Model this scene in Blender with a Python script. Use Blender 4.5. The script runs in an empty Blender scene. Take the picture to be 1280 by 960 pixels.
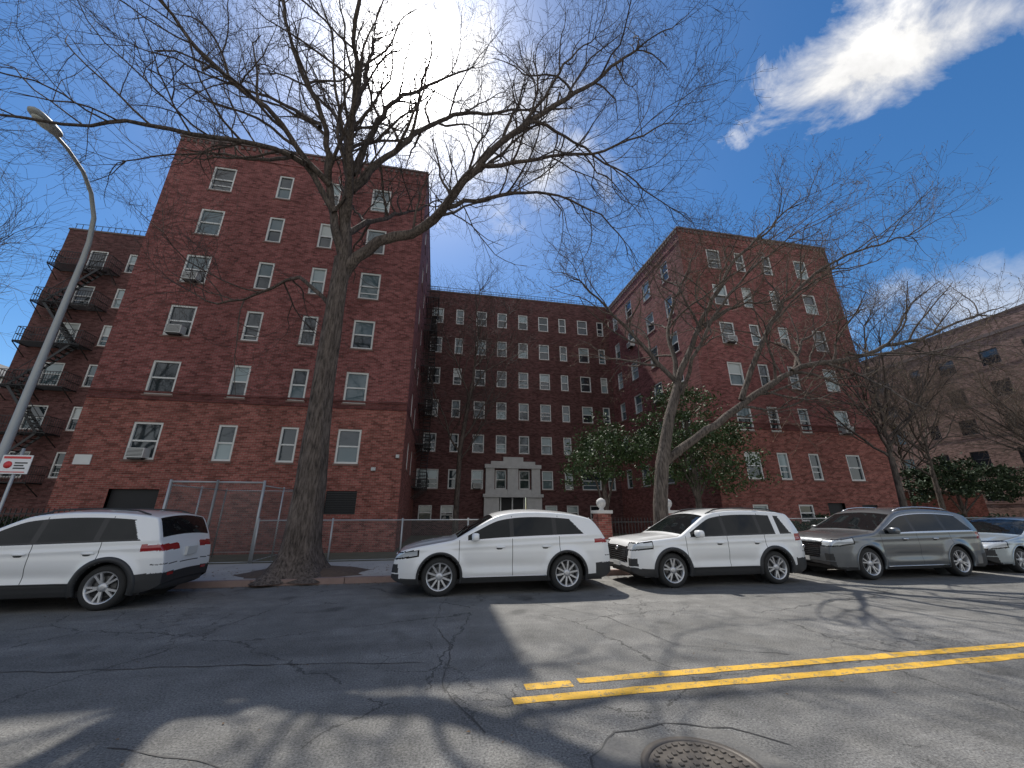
import bpy, math, random
import numpy as np
from mathutils import Vector, Matrix

random.seed(7); np.random.seed(7)
D=bpy.data; scene=bpy.context.scene
def link(o,parent=None):
    bpy.context.collection.objects.link(o)
    if parent is not None: o.parent=parent
    return o
def empty(name,loc=(0,0,0)):
    e=D.objects.new(name,None); e.empty_display_size=.3; e.location=loc
    return link(e)

# ------------------------------------------------------------------ materials
class NT:
    def __init__(s,name):
        s.m=D.materials.new(name); s.m.use_nodes=True; s.t=s.m.node_tree; s.n=s.t.nodes
        s.b=s.n["Principled BSDF"]; s.out=s.n["Material Output"]
    def node(s,typ,**kw):
        n=s.n.new(typ)
        for k,v in kw.items(): setattr(n,k,v)
        return n
    def l(s,a,b): s.t.links.new(a,b)
    def val(s,sock,v):
        if hasattr(v,"links") or hasattr(v,"is_linked"): s.l(v,sock)
        else: sock.default_value=v
    def math(s,op,a,b=0.0,clamp=False):
        n=s.node("ShaderNodeMath",operation=op,use_clamp=clamp); s.val(n.inputs[0],a); s.val(n.inputs[1],b); return n.outputs[0]
    def mix(s,f,a,b,mode='MIX'):
        n=s.node("ShaderNodeMix",data_type='RGBA',blend_type=mode); s.val(n.inputs[0],f)
        s.val(n.inputs[6],a if not isinstance(a,tuple) else (*a,1)[:4]); s.val(n.inputs[7],b if not isinstance(b,tuple) else (*b,1)[:4]); return n.outputs[2]
    def ramp(s,f,stops):
        n=s.node("ShaderNodeValToRGB"); s.l(f,n.inputs[0]); cr=n.color_ramp
        while len(cr.elements)<len(stops): cr.elements.new(.5)
        for e,(p,c) in zip(cr.elements,stops):
            e.position=p; e.color=(c,c,c,1) if isinstance(c,(int,float)) else (*c,1)
        return n.outputs[0]
    def noise(s,vec,scale,detail=4,rough=.6,dist=0):
        n=s.node("ShaderNodeTexNoise"); s.l(vec,n.inputs["Vector"]); n.inputs["Scale"].default_value=scale
        n.inputs["Detail"].default_value=detail; n.inputs["Roughness"].default_value=rough; n.inputs["Distortion"].default_value=dist
        return n
    def pos(s): return s.node("ShaderNodeNewGeometry").outputs["Position"]
    def bump(s,h,strength=.3,dist=.02):
        n=s.node("ShaderNodeBump"); n.inputs["Strength"].default_value=strength; n.inputs["Distance"].default_value=dist
        s.l(h,n.inputs["Height"]); s.l(n.outputs[0],s.b.inputs["Normal"])
def simple(name,col,rough=.6,metal=0,var=.12,vs=3.0,coat=0,bump=0,spec=None):
    t=NT(name); t.b.inputs["Roughness"].default_value=rough; t.b.inputs["Metallic"].default_value=metal
    if coat: t.b.inputs["Coat Weight"].default_value=coat; t.b.inputs["Coat Roughness"].default_value=.04
    if spec is not None: t.b.inputs["Specular IOR Level"].default_value=spec
    if var>0:
        nz=t.noise(t.pos(),vs,5)
        a=tuple(c*(1-var) for c in col); b=tuple(min(1,c*(1+var)) for c in col)
        t.l(t.mix(nz.outputs[0],a,b),t.b.inputs["Base Color"])
        if bump: t.bump(nz.outputs[0],bump,.02)
    else: t.b.inputs["Base Color"].default_value=(*col,1)
    return t.m

def brick(name,c1,c2,mortar,low=None,lowz=6.3):
    t=NT(name); pos=t.pos()
    sp=t.node("ShaderNodeSeparateXYZ"); t.l(pos,sp.inputs[0])
    h=t.math('ADD',sp.outputs[0],sp.outputs[1])
    cb=t.node("ShaderNodeCombineXYZ"); t.l(h,cb.inputs[0]); t.l(sp.outputs[2],cb.inputs[1])
    bt=t.node("ShaderNodeTexBrick"); t.l(cb.outputs[0],bt.inputs["Vector"])
    bt.inputs["Scale"].default_value=1; bt.inputs["Brick Width"].default_value=.22; bt.inputs["Row Height"].default_value=.075
    bt.inputs["Mortar Size"].default_value=.011; bt.inputs["Mortar Smooth"].default_value=.3; bt.inputs["Bias"].default_value=-.1
    bt.inputs["Color1"].default_value=(*c1,1); bt.inputs["Color2"].default_value=(*c2,1); bt.inputs["Mortar"].default_value=(*mortar,1)
    col=bt.outputs[0]
    # burnt headers scattered through the bond
    b2=t.node("ShaderNodeTexBrick"); t.l(cb.outputs[0],b2.inputs["Vector"]); b2.inputs["Scale"].default_value=1
    b2.inputs["Brick Width"].default_value=.22; b2.inputs["Row Height"].default_value=.075; b2.inputs["Mortar Size"].default_value=0
    b2.inputs["Color1"].default_value=(.35,.33,.34,1); b2.inputs["Color2"].default_value=(1.6,1.55,1.55,1)
    col=t.mix(.75,col,b2.outputs[0],'MULTIPLY')
    st=t.node("ShaderNodeMapping"); st.inputs["Scale"].default_value=(.8,.8,5.5); t.l(pos,st.inputs[0])
    n1=t.noise(st.outputs[0],2.4,7,.8)
    col=t.mix(1,col,t.ramp(n1.outputs[0],[(.28,.70),(.72,1.24)]),'MULTIPLY')
    s2=t.node("ShaderNodeMapping"); s2.inputs["Scale"].default_value=(1,1,.3); t.l(pos,s2.inputs[0])
    n2=t.noise(s2.outputs[0],.45,6,.7)
    col=t.mix(1,col,t.ramp(n2.outputs[0],[(.3,.72),(.7,1.14)]),'MULTIPLY')
    if low:
        f=t.math('LESS_THAN',sp.outputs[2],lowz)
        col=t.mix(f,col,t.mix(1,col,low,'MULTIPLY'))
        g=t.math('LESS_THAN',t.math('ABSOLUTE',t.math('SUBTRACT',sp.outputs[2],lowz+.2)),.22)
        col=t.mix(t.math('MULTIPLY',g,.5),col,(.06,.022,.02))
    t.l(col,t.b.inputs["Base Color"]); t.b.inputs["Roughness"].default_value=.9
    t.b.inputs["Specular IOR Level"].default_value=.2
    t.bump(bt.outputs["Fac"],-.4,.01)
    return t.m

M={}
M['brickA']=brick("red_brick",(.285,.086,.077),(.215,.060,.058),(.235,.165,.15),low=(1.12,1.14,1.02))
M['brickB']=brick("shaded_red_brick",(.155,.060,.055),(.112,.044,.043),(.12,.095,.088))  # the red brick again, courtyard shade put into a darker colour
M['brickC']=brick("tan_brick",(.33,.205,.16),(.25,.15,.12),(.22,.17,.15))
M['stone']=simple("limestone",(.55,.54,.52),.8,var=.25,vs=2.5)
M['sill']=simple("brick_sill",(.2,.12,.10),.8,var=.2,vs=2.5)
M['coping']=simple("coping_stone",(.15,.11,.10),.8)
M['frame']=simple("window_frame_white",(.68,.68,.66),.5,var=.12)
M['dark']=simple("dark_opening",(.012,.012,.014),.6,var=0)
M['louver']=simple("louver_black",(.02,.02,.022),.5,var=0)
M['ac']=simple("ac_white",(.55,.55,.53),.5,var=.1)
M['iron']=simple("iron_black",(.02,.019,.02),.5,var=.2)
M['galv']=simple("galvanized_steel",(.42,.43,.43),.45,.4,var=.15)
M['roof']=simple("roof_membrane",(.12,.12,.12),.9)
def glassmat(name,col,rough=.04,spec=.9,b=.06):
    t=NT(name); t.b.inputs["Base Color"].default_value=(*col,1); t.b.inputs["Roughness"].default_value=rough
    t.b.inputs["Specular IOR Level"].default_value=spec; t.b.inputs["IOR"].default_value=1.5
    nz=t.noise(t.pos(),1.6,2); t.bump(nz.outputs[0],b,.03)
    return t.m
M['g0']=glassmat("glass_dark",(.02,.03,.036))
M['g1']=glassmat("glass_curtain",(.08,.12,.135))
M['g2']=glassmat("glass_blind",(.26,.33,.34),.12)
M['g3']=glassmat("glass_shade",(.42,.45,.43),.15)

# ------------------------------------------------------------------ builder
class MB:
    def __init__(s,mats): s.v=[];s.f=[];s.m=[];s.mats=mats;s.idx={k:i for i,k in enumerate(mats)};s.sm=[]
    def face(s,pts,mat,smooth=False):
        b=len(s.v); s.v.extend([tuple(p) for p in pts]); s.f.append(tuple(range(b,b+len(pts)))); s.m.append(s.idx[mat]); s.sm.append(smooth)
    def hexa(s,c,mat):
        b=len(s.v); s.v.extend([tuple(p) for p in c])
        for q in ((0,3,2,1),(4,5,6,7),(0,1,5,4),(1,2,6,5),(2,3,7,6),(3,0,4,7)):
            s.f.append(tuple(b+i for i in q)); s.m.append(s.idx[mat]); s.sm.append(False)
    def box(s,x0,x1,y0,y1,z0,z1,mat):
        s.hexa([(x0,y0,z0),(x1,y0,z0),(x1,y1,z0),(x0,y1,z0),(x0,y0,z1),(x1,y0,z1),(x1,y1,z1),(x0,y1,z1)],mat)
    def obox(s,o,u,n,u0,u1,n0,n1,z0,z1,mat):
        P=lambda a,b,z:(o[0]+u[0]*a+n[0]*b,o[1]+u[1]*a+n[1]*b,z)
        s.hexa([P(u0,n0,z0),P(u1,n0,z0),P(u1,n1,z0),P(u0,n1,z0),P(u0,n0,z1),P(u1,n0,z1),P(u1,n1,z1),P(u0,n1,z1)],mat)
    def bar(s,a,b,w,mat,h=None):
        a=Vector(a);b=Vector(b);d=(b-a)
        if d.length<1e-6: return
        d.normalize(); up=Vector((0,0,1)) if abs(d.z)<.95 else Vector((1,0,0))
        x=d.cross(up).normalized()*w/2; y=x.normalized().cross(d).normalized()*(h or w)/2
        s.hexa([a-x-y,a+x-y,a+x+y,a-x+y,b-x-y,b+x-y,b+x+y,b-x+y],mat)
    def tube(s,pts,rads,n,mat,cap=False):
        pts=[Vector(p) for p in pts]; base=len(s.v); k=len(pts); mi=s.idx[mat]
        prev=None
        for i,p in enumerate(pts):
            d=(pts[min(i+1,k-1)]-pts[max(i-1,0)])
            if d.length<1e-7: d=Vector((0,0,1))
            d.normalize()
            if prev is None:
                a=Vector((0,0,1)) if abs(d.z)<.9 else Vector((1,0,0)); x=d.cross(a).normalized()
            else:
                x=(prev-d*prev.dot(d))
                if x.length<1e-6: x=d.orthogonal()
                x.normalize()
            prev=x; y=d.cross(x)
            r=rads[i]
            for j in range(n):
                t=2*math.pi*j/n; q=p+x*(r*math.cos(t))+y*(r*math.sin(t)); s.v.append((q.x,q.y,q.z))
        for i in range(k-1):
            for j in range(n):
                j2=(j+1)%n
                s.f.append((base+i*n+j,base+i*n+j2,base+(i+1)*n+j2,base+(i+1)*n+j)); s.m.append(mi); s.sm.append(True)
        if cap:
            s.f.append(tuple(base+(k-1)*n+j for j in range(n))); s.m.append(mi); s.sm.append(False)
            s.f.append(tuple(base+j for j in reversed(range(n)))); s.m.append(mi); s.sm.append(False)
    def lathe(s,prof,c,axis,n,mat,a0=0,a1=2*math.pi):
        base=len(s.v); full=abs(a1-a0-2*math.pi)<1e-6; cnt=n if full else n+1
        for r,h in prof:
            for j in range(cnt):
                t=a0+(a1-a0)*j/n
                if axis=='y': s.v.append((c[0]+r*math.cos(t),c[1]+h,c[2]+r*math.sin(t)))
                else: s.v.append((c[0]+r*math.cos(t),c[1]+r*math.sin(t),c[2]+h))
        for i in range(len(prof)-1):
            for j in range(n):
                j2=(j+1)%cnt
                s.f.append((base+i*cnt+j,base+i*cnt+j2,base+(i+1)*cnt+j2,base+(i+1)*cnt+j)); s.m.append(s.idx[mat]); s.sm.append(True)
    def sup(s,c,size,mat,e=.5,nu=12,nv=8):
        base=len(s.v); f=lambda w,m: math.copysign(abs(w)**m,w)
        for i in range(nv+1):
            ph=-math.pi/2+math.pi*i/nv
            for j in range(nu):
                th=2*math.pi*j/nu
                s.v.append((c[0]+size[0]/2*f(math.cos(ph),e)*f(math.cos(th),e),c[1]+size[1]/2*f(math.cos(ph),e)*f(math.sin(th),e),c[2]+size[2]/2*f(math.sin(ph),e)))
        for i in range(nv):
            for j in range(nu):
                j2=(j+1)%nu
                s.f.append((base+i*nu+j,base+i*nu+j2,base+(i+1)*nu+j2,base+(i+1)*nu+j)); s.m.append(s.idx[mat]); s.sm.append(True)
    def make(s,name,parent=None):
        me=D.meshes.new(name); me.from_pydata(s.v,[],s.f)
        for k in s.mats: me.materials.append(M[k])
        me.polygons.foreach_set("material_index",s.m); me.polygons.foreach_set("use_smooth",s.sm); me.update()
        return link(D.objects.new(name,me),parent)

# ------------------------------------------------------------------ buildings
BM=['brickA','brickB','brickC','stone','sill','coping','frame','dark','louver','ac','iron','g0','g1','g2','g3','roof','galv']
def window(mb,o,u,n,u0,u1,z0,z1,wall,ac=False,dk=False):
    P=lambda a,b,z:(o[0]+u[0]*a+n[0]*b,o[1]+u[1]*a+n[1]*b,z)
    d=-.16
    mb.face([P(u0,0,z0),P(u0,d,z0),P(u0,d,z1),P(u0,0,z1)],wall); mb.face([P(u1,0,z0),P(u1,0,z1),P(u1,d,z1),P(u1,d,z0)],wall)
    mb.face([P(u0,0,z1),P(u0,d,z1),P(u1,d,z1),P(u1,0,z1)],wall); mb.face([P(u0,0,z0),P(u1,0,z0),P(u1,d,z0),P(u0,d,z0)],'sill')
    f=.085 if not dk else .06; zm=(z0+z1)/2; fm='frame' if not dk else 'louver'
    mb.obox(o,u,n,u0,u0+f,-.155,-.03,z0,z1,fm); mb.obox(o,u,n,u1-f,u1,-.155,-.03,z0,z1,fm)
    mb.obox(o,u,n,u0+f,u1-f,-.155,-.031,z1-f,z1,fm); mb.obox(o,u,n,u0+f,u1-f,-.155,-.031,z0,z0+f,fm)
    mb.obox(o,u,n,u0+f,u1-f,-.15,-.07,zm-.035,zm+.035,fm)
    top=random.choices(['g0','g1','g2','g3'],[.40,.3,.22,.08])[0]
    bot=random.choices(['g0','g1','g2'],[.66,.24,.1])[0]
    if dk: top=bot='g0'
    lift=0 if random.random()<.8 else random.uniform(.15,.4)
    mb.face([P(u0+f,-.10,zm),P(u1-f,-.10,zm),P(u1-f,-.10,z1-f),P(u0+f,-.10,z1-f)],top)
    mb.face([P(u0+f,-.125,z0+f),P(u1-f,-.125,z0+f),P(u1-f,-.125,zm),P(u0+f,-.125,zm)],bot)
    if lift: mb.obox(o,u,n,u0+f,u1-f,-.12,-.09,z0+f+lift,z0+f+lift+.05,fm)
    mb.obox(o,u,n,u0-.05,u1+.05,-.02,.035,z0-.08,z0-.002,'sill')
    if ac:
        uc=(u0+u1)/2
        mb.obox(o,u,n,uc-.32,uc+.32,-.1,.3,z0+.05,z0+.45,'ac')
        for i in range(6): mb.obox(o,u,n,uc-.28,uc+.28,.3,.304,z0+.1+i*.055,z0+.125+i*.055,'louver')
        mb.obox(o,u,n,uc-.25,uc+.25,0,.25,z0-.02,z0+.04,'iron')
def wall(mb,o,u,n,W,z0,z1,ops,mat,**kw):
    us=sorted({0,W,*[a for q in ops for a in q[:2]]}); zs=sorted({z0,z1,*[a for q in ops for a in q[2:4]]})
    P=lambda a,z:(o[0]+u[0]*a,o[1]+u[1]*a,z)
    for i in range(len(us)-1):
        for j in range(len(zs)-1):
            uc=(us[i]+us[i+1])/2; zc=(zs[j]+zs[j+1])/2
            if not any(q[0]<uc<q[1] and q[2]<zc<q[3] for q in ops):
                mb.face([P(us[i],zs[j]),P(us[i+1],zs[j]),P(us[i+1],zs[j+1]),P(us[i],zs[j+1])],mat)
    for q in ops:
        kind=q[4] if len(q)>4 else 'w'
        if kind in('w','ac','wd'): window(mb,o,u,n,*q[:4],mat,ac=(kind=='ac'),dk=(kind=='wd'))
        elif kind=='lv':
            mb.obox(o,u,n,q[0],q[1],-.2,-.1,q[2],q[3],'dark')
            nn=int((q[3]-q[2])/.1)
            for i in range(nn): mb.obox(o,u,n,q[0],q[1],-.1,-.02,q[2]+i*.1+.02,q[2]+i*.1+.06,'louver')
        elif kind=='dk': mb.obox(o,u,n,q[0],q[1],-.3,-.15,q[2],q[3],'dark')
def ops_of(cols,zk,h,off,acs=(),kind='w'):
    r=[]
    for ci,(c,w) in enumerate(cols):
        for k,z in enumerate(zk):
            r.append((c-off-w/2,c-off+w/2,z-h/2,z+h/2,'ac' if (ci,k) in acs else kind))
    return r
def parapet(mb,x0,x1,y0,y1,z,wallm):
    mb.face([(x0,y0,z-.6),(x1,y0,z-.6),(x1,y1,z-.6),(x0,y1,z-.6)],'roof')
    t=.3
    for (a,b,c,d) in ((x0-.05,x1+.05,y0-.05,y0+t),(x0-.05,x1+.05,y1-t,y1+.05),(x0-.05,x0+t,y0+t,y1-t),(x1-t,x1+.05,y0+t,y1-t)):
        mb.box(a,b,c,d,z,z+.12,'coping')
    for (a,b,c,d) in ((x0+t,x1-t,y0+t-.01,y0+t),(x0+t,x1-t,y1-t,y1-t+.01),(x0+t-.01,x0+t,y0+t,y1-t),(x1-t,x1-t+.01,y0+t,y1-t)):
        mb.box(a,b,c,d,z-.6,z,wallm)
def fire_escape(mb,o,u,n,u0,u1,zs,dep=1.05):
    P=lambda a,b,z:(o[0]+u[0]*a+n[0]*b,o[1]+u[1]*a+n[1]*b,z)
    for i,z in enumerate(zs):
        k=int(dep/.13)
        for j in range(k+1):
            b=.03+j*(dep-.03)/k; mb.bar(P(u0,b,z),P(u1,b,z),.06,'iron',.03)
        for a in (u0,u1,(u0+u1)/2): 
            mb.bar(P(a,0,z-.04),P(a,dep,z-.04),.05,'iron',.06); mb.bar(P(a,0,z-.75),P(a,dep,z-.06),.04,'iron')
        for hz in (.45,.95):
            mb.bar(P(u0,dep,z+hz),P(u1,dep,z+hz),.035,'iron')
            for a in (u0,u1): mb.bar(P(a,.02,z+hz),P(a,dep,z+hz),.035,'iron')
        m=int((u1-u0)/.14)
        for j in range(m+1): mb.bar(P(u0+(u1-u0)*j/m,dep,z),P(u0+(u1-u0)*j/m,dep,z+.95),.018,'iron')
        for a in (u0,u1):
            for j in range(7): mb.bar(P(a,dep*j/7,z),P(a,dep*j/7,z+.95),.018,'iron')
        if i+1<len(zs):
            z2=zs[i+1]; s0,s1=(u0+.6,u1-.5)
            if i%2: s0,s1=s1,s0
            for b in (.42,.9):
                mb.bar(P(s0,b,z),P(s1,b,z2),.03,'iron',.14)
            mb.bar(P(s0,.9,z+.8),P(s1,.9,z2+.8),.03,'iron')
            for j in range(12):
                t=(j+.5)/12; a=s0+(s1-s0)*t; zz=z+(z2-z)*t
                mb.obox(o,u,n,a-.11,a+.11,.43,.89,zz-.015,zz+.015,'iron')
                if j%3==0: mb.bar(P(a,.9,zz),P(a,.9,zz+.8),.018,'iron')

apt=empty("apartment_building",(0,30,0))
def child(mb,name,par):
    o=mb.make(name,par); o.location=-par.location; return o
X=(1,0);NX=(-1,0);Y=(0,1);NY=(0,-1)
# west tower
zk=[4.5+2.86*k for k in range(6)]
mb=MB(BM)
cols=[(-12.4,1.12),(-9.3,.76),(-6.75,.74),(-4.15,1.04)]
o=ops_of(cols,zk,1.6,-15,acs={(0,0),(0,2),(0,3)})
o+=[(1.9,3.7,1.45,2.5,'dk'),(10.2,11.5,1.5,2.5,'lv')]
wall(mb,(-15,19),X,NY,13.35,-.2,21.3,o,'brickA')
wall(mb,(-1.65,19),Y,X,26,-.2,21.3,ops_of([(22,.9),(25.2,.9)],zk,1.5,19),'brickA')
wall(mb,(-15,19),Y,NX,26,-.2,21.3,ops_of([(22,1.0),(25.2,.9)],zk,1.5,19),'brickA')
mb.face([(-15,45,0),(-1.65,45,0),(-1.65,45,21.3),(-15,45,21.3)],'brickA')
parapet(mb,-15,-1.65,19,45,21.3,'brickA')
for i in range(int(13.35/.3)): mb.box(-14.95+i*.3,-14.8+i*.3,18.94,18.999,21.02,21.2,'coping')
for zz in (6.3,6.62,20.35): mb.obox((-15,19),X,NY,0,13.35,.002,.035,zz,zz+.08,'brickA')
mb.obox((-15,19),X,NY,.35,.95,.002,.03,3.45,3.85,'frame')
mb.box(-3.0,-2.8,18.85,18.99,3.4,3.55,'galv'); mb.box(-1.95,-1.8,18.8,18.99,4.0,4.15,'galv')
fire_escape(mb,(-1.65,19),Y,X,8.0,11.6,[3.2+2.86*k for k in range(6)],.95)
child(mb,"west_tower",apt)
# east tower
zk2=[4.15+2.81*k for k in range(6)]
mb=MB(BM)
cols=[(17.9,1.05),(19.95,.74),(22.15,.74),(25.0,1.05)]
o=ops_of(cols,zk2,1.55,15.4,acs={(0,3),(3,1)})
o+=[(1.9,2.9,1.1,2.0,'w'),(4.9,5.9,1.1,2.0,'w'),(6.9,8.1,1.0,2.1,'dk'),(9.3,10.4,1.0,2.0,'lv')]
wall(mb,(15.4,19.5),X,NY,12.3,-.2,20.4,o,'brickA')
wall(mb,(15.4,19.5),Y,NX,25.5,-.2,20.4,ops_of([(21.6,.9),(24.2,1.1),(27.2,1.1),(29.8,.9)],zk2,1.5,19.5,acs={(1,2),(2,4)}),'brickA')
wall(mb,(27.7,19.5),Y,X,25.5,-.2,20.4,ops_of([(22,1.0),(26,.9)],zk2,1.5,19.5),'brickA')
mb.face([(15.4,45,0),(27.7,45,0),(27.7,45,20.4),(15.4,45,20.4)],'brickA')
parapet(mb,15.4,27.7,19.5,45,20.4,'brickA')
for zz in (6.3,6.62,19.4):
    mb.obox((15.4,19.5),X,NY,0,12.3,.002,.035,zz,zz+.08,'brickA')
    mb.obox((15.4,19.5),Y,NX,0,11.9,.002,.035,zz,zz+.08,'brickA')
for i in range(int(12.3/.3)): mb.box(15.45+i*.3,15.6+i*.3,19.44,19.499,20.1,20.3,'coping')
for i in range(int(11.9/.3)): mb.box(15.34,15.399,19.55+i*.3,19.7+i*.3,20.1,20.3,'coping')
child(mb,"east_tower",apt)
# courtyard wing
zk3=[4.07+2.85*k for k in range(6)]
mb=MB(BM)
cols=[(-.75,1.0),(1.2,.7),(3.15,.95),(5.05,.88),(7.0,.88),(8.95,.95),(10.8,.7),(12.8,1.0),(14.6,.65)]
o=[]
for ci,(c,w) in enumerate(cols):
    for k,z in enumerate(zk3):
        ww=w
        if k==0 and ci in(0,7): ww=1.7
        o.append((c+1.65-ww/2,c+1.65+ww/2,z-.75,z+.75,'ac' if (ci,k) in {(0,2),(7,1),(2,0)} else 'w'))
for c in (-.75,.9,9.2,11.0,13.0): o.append((c+1.65-.5,c+1.65+.5,1.0,2.1,'w'))
o.append((5.0+1.65-.1,7.0+1.65+.1,-.2,2.75,'dk'))
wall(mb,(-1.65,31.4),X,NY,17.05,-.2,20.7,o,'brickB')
mb.box(-1.65,15.4,31.36,31.7,20.7,20.82,'coping')
mb.face([(-1.65,31.5,20.4),(15.4,31.5,20.4),(15.4,45,20.4),(-1.65,45,20.4)],'roof')
for i in range(60): mb.bar((-1.5+i*.285,31.55,20.8),(-1.5+i*.285,31.55,21.3),.022,'iron')
for h in (21.05,21.3): mb.bar((-1.6,31.55,h),(15.3,31.55,h),.03,'iron')
O=(0,31.4)
for a,b in ((3.8,4.5),(5.56,6.44),(7.55,8.25)): mb.obox(O,X,NY,a,b,.002,.28,2.95,4.95,'stone')
mb.obox(O,X,NY,4.5,5.56,.002,.22,2.95,3.3,'stone'); mb.obox(O,X,NY,6.44,7.55,.002,.22,2.95,3.3,'stone')
mb.obox(O,X,NY,3.7,8.35,.002,.36,4.95,5.25,'stone'); mb.obox(O,X,NY,4.2,7.85,.002,.3,5.25,5.5,'stone'); mb.obox(O,X,NY,5.2,6.85,.002,.3,5.5,5.85,'stone')
mb.obox(O,X,NY,3.7,4.88,.002,.32,0,2.7,'stone'); mb.obox(O,X,NY,7.12,8.35,.002,.32,0,2.7,'stone'); mb.obox(O,X,NY,3.6,8.45,.002,.45,2.7,2.95,'stone')
for a in (5.0,5.95,6.9): mb.obox(O,X,NY,a,a+.1,-.12,.0,0,2.7,'frame')
mb.obox(O,X,NY,4.6,7.4,.33,1.6,-.1,.17,'stone')
child(mb,"courtyard_wing",apt)
# far west wing with fire escapes
mb=MB(BM)
zw=[4.3+2.86*k for k in range(6)]
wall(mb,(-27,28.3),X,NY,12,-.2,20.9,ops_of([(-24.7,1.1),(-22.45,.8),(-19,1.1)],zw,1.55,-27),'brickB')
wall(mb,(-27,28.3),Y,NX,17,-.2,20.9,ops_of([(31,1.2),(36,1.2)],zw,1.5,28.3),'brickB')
parapet(mb,-27,-15.05,28.3,45,20.9,'brickB')
for i in range(30): mb.bar((-26.8+i*.4,28.4,21.0),(-26.8+i*.4,28.4,21.5),.025,'iron')
mb.bar((-26.9,28.4,21.5),(-15.2,28.4,21.5),.03,'iron')
fire_escape(mb,(-27,28.3),X,NY,.5,4.0,[3.2+2.86*k for k in range(6)],1.0)
child(mb,"far_west_wing",apt)

# building across the side street
tan=empty("tan_brick_apartment_building",(54,30,0))
mb=MB(BM); zt=[3.2+2.9*k for k in range(5)]
o=[]; q=12.0; i=0
while q<46:
    w_=1.25 if i%3 else .85
    for z in zt: o.append((q-10-w_/2,q-10+w_/2,z-.7,z+.7,'wd'))
    q+=2.6 if i%2 else 3.1; i+=1
wall(mb,(48,10),Y,NX,38,-.2,18.2,o,'brickC')
wall(mb,(48,10),X,NY,16,-.2,18.2,ops_of([(51,1.4),(54,1),(57,1.4),(61,1.4)],zt,1.45,48,kind='wd'),'brickC')
parapet(mb,48,64,10,48,18.2,'brickC')
mb.obox((48,10),Y,NX,0,38,.002,.1,16.6,16.9,'coping')
for k in range(5): mb.obox((48,10),Y,NX,0,38,.002,.04,zt[k]-.95,zt[k]-.82,'sill')
child(mb,"walls_and_windows",tan)
M['siding']=simple("white_siding",(.6,.6,.58),.7)
wh=empty("white_house",(-38,36,0)); 
mb=MB(BM+['siding'])
wall(mb,(-42,34),X,NY,9.5,-.2,11.2,[(2,3.1,8,9.5,'w'),(5.5,6.6,8,9.5,'w'),(2,3.1,4,5.5,'w'),(5.5,6.6,4,5.5,'w'),(8,9,8,9.5,'w')],'siding')
mb.face([(-32.5,34,0),(-32.5,44,0),(-32.5,44,11.2),(-32.5,34,11.2)],'siding')
mb.hexa([(-42.3,33.7,11.2),(-32.2,33.7,11.2),(-32.2,44,11.2),(-42.3,44,11.2),(-38,36,13.2),(-36,36,13.2),(-36,42,13.2),(-38,42,13.2)],'roof')
child(mb,"walls_and_roof",wh)

# ------------------------------------------------------------------ ground
def asphalt():
    t=NT("asphalt"); pos=t.pos()
    big=t.noise(pos,.3,5,.6); mid=t.noise(pos,2.5,5,.65); fine=t.noise(pos,55,4,.8)
    col=t.ramp(big.outputs[0],[(.3,(.135,.132,.123)),(.7,(.205,.199,.187))])
    col=t.mix(1,col,t.ramp(mid.outputs[0],[(.3,.78),(.7,1.2)]),'MULTIPLY')
    col=t.mix(1,col,t.ramp(fine.outputs[0],[(.33,.26),(.67,1.78)]),'MULTIPLY')
    mp=t.node("ShaderNodeMapping"); mp.inputs["Scale"].default_value=(.05,1.1,1); t.l(pos,mp.inputs[0])
    sk=t.noise(mp.outputs[0],1.3,5,.6); col=t.mix(1,col,t.ramp(sk.outputs[0],[(.35,.80),(.65,1.12)]),'MULTIPLY')
    wob=t.noise(pos,2.6,6,.75)
    vm=t.node("ShaderNodeVectorMath",operation='SCALE'); t.l(wob.outputs["Color"],vm.inputs[0]); vm.inputs[3].default_value=.5
    va=t.node("ShaderNodeVectorMath",operation='ADD'); t.l(pos,va.inputs[0]); t.l(vm.outputs[0],va.inputs[1])
    cr=None
    for sc,w,lo in ((.40,.0045,.45),(1.7,.010,.55),(5,.022,.62)):
        vo=t.node("ShaderNodeTexVoronoi",feature='DISTANCE_TO_EDGE',voronoi_dimensions='2D'); t.l(va.outputs[0],vo.inputs["Vector"]); vo.inputs["Scale"].default_value=sc
        wn_=t.math('MULTIPLY',mid.outputs[0],w*2)
        e=t.math('LESS_THAN',vo.outputs["Distance"],wn_)
        mk=t.noise(pos,.5 if sc<1 else .33,4,.55); g=t.math('GREATER_THAN',mk.outputs[0],lo)
        e=t.math('MULTIPLY',e,g); cr=e if cr is None else t.math('MAXIMUM',cr,e)
    col=t.mix(t.math('MULTIPLY',cr,.7),col,(.035,.033,.03))
    sp=t.noise(pos,.9,2,.5); col=t.mix(1,col,t.ramp(sp.outputs[0],[(.28,.6),(.36,1)]),'MULTIPLY')
    t.l(col,t.b.inputs["Base Color"]); t.b.inputs["Roughness"].default_value=.82; t.b.inputs["Specular IOR Level"].default_value=.35
    h=t.math('SUBTRACT',fine.outputs[0],t.math('MULTIPLY',cr,1.5)); t.bump(h,.75,.010)
    return t.m
M['asphalt']=asphalt()
M['patch']=simple("asphalt_patch",(.145,.14,.13),.85,var=.45,vs=45,bump=.6)
M['tar']=simple("tar_seal",(.05,.048,.046),.6,var=.4,vs=12)
M['concrete']=simple("sidewalk_concrete",(.40,.38,.35),.85,var=.25,vs=1.5)
M['joint']=simple("joint",(.1,.1,.095),.9,var=.1)
M['kerb']=simple("kerb_stone",(.26,.18,.155),.85,var=.35,vs=4)
M['dirt']=simple("yard_dirt",(.12,.11,.065),.95,var=.5,vs=1.2,bump=.5)
M['mulch']=simple("mulch",(.10,.07,.052),.95,var=.5,vs=12,bump=.8)
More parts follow.
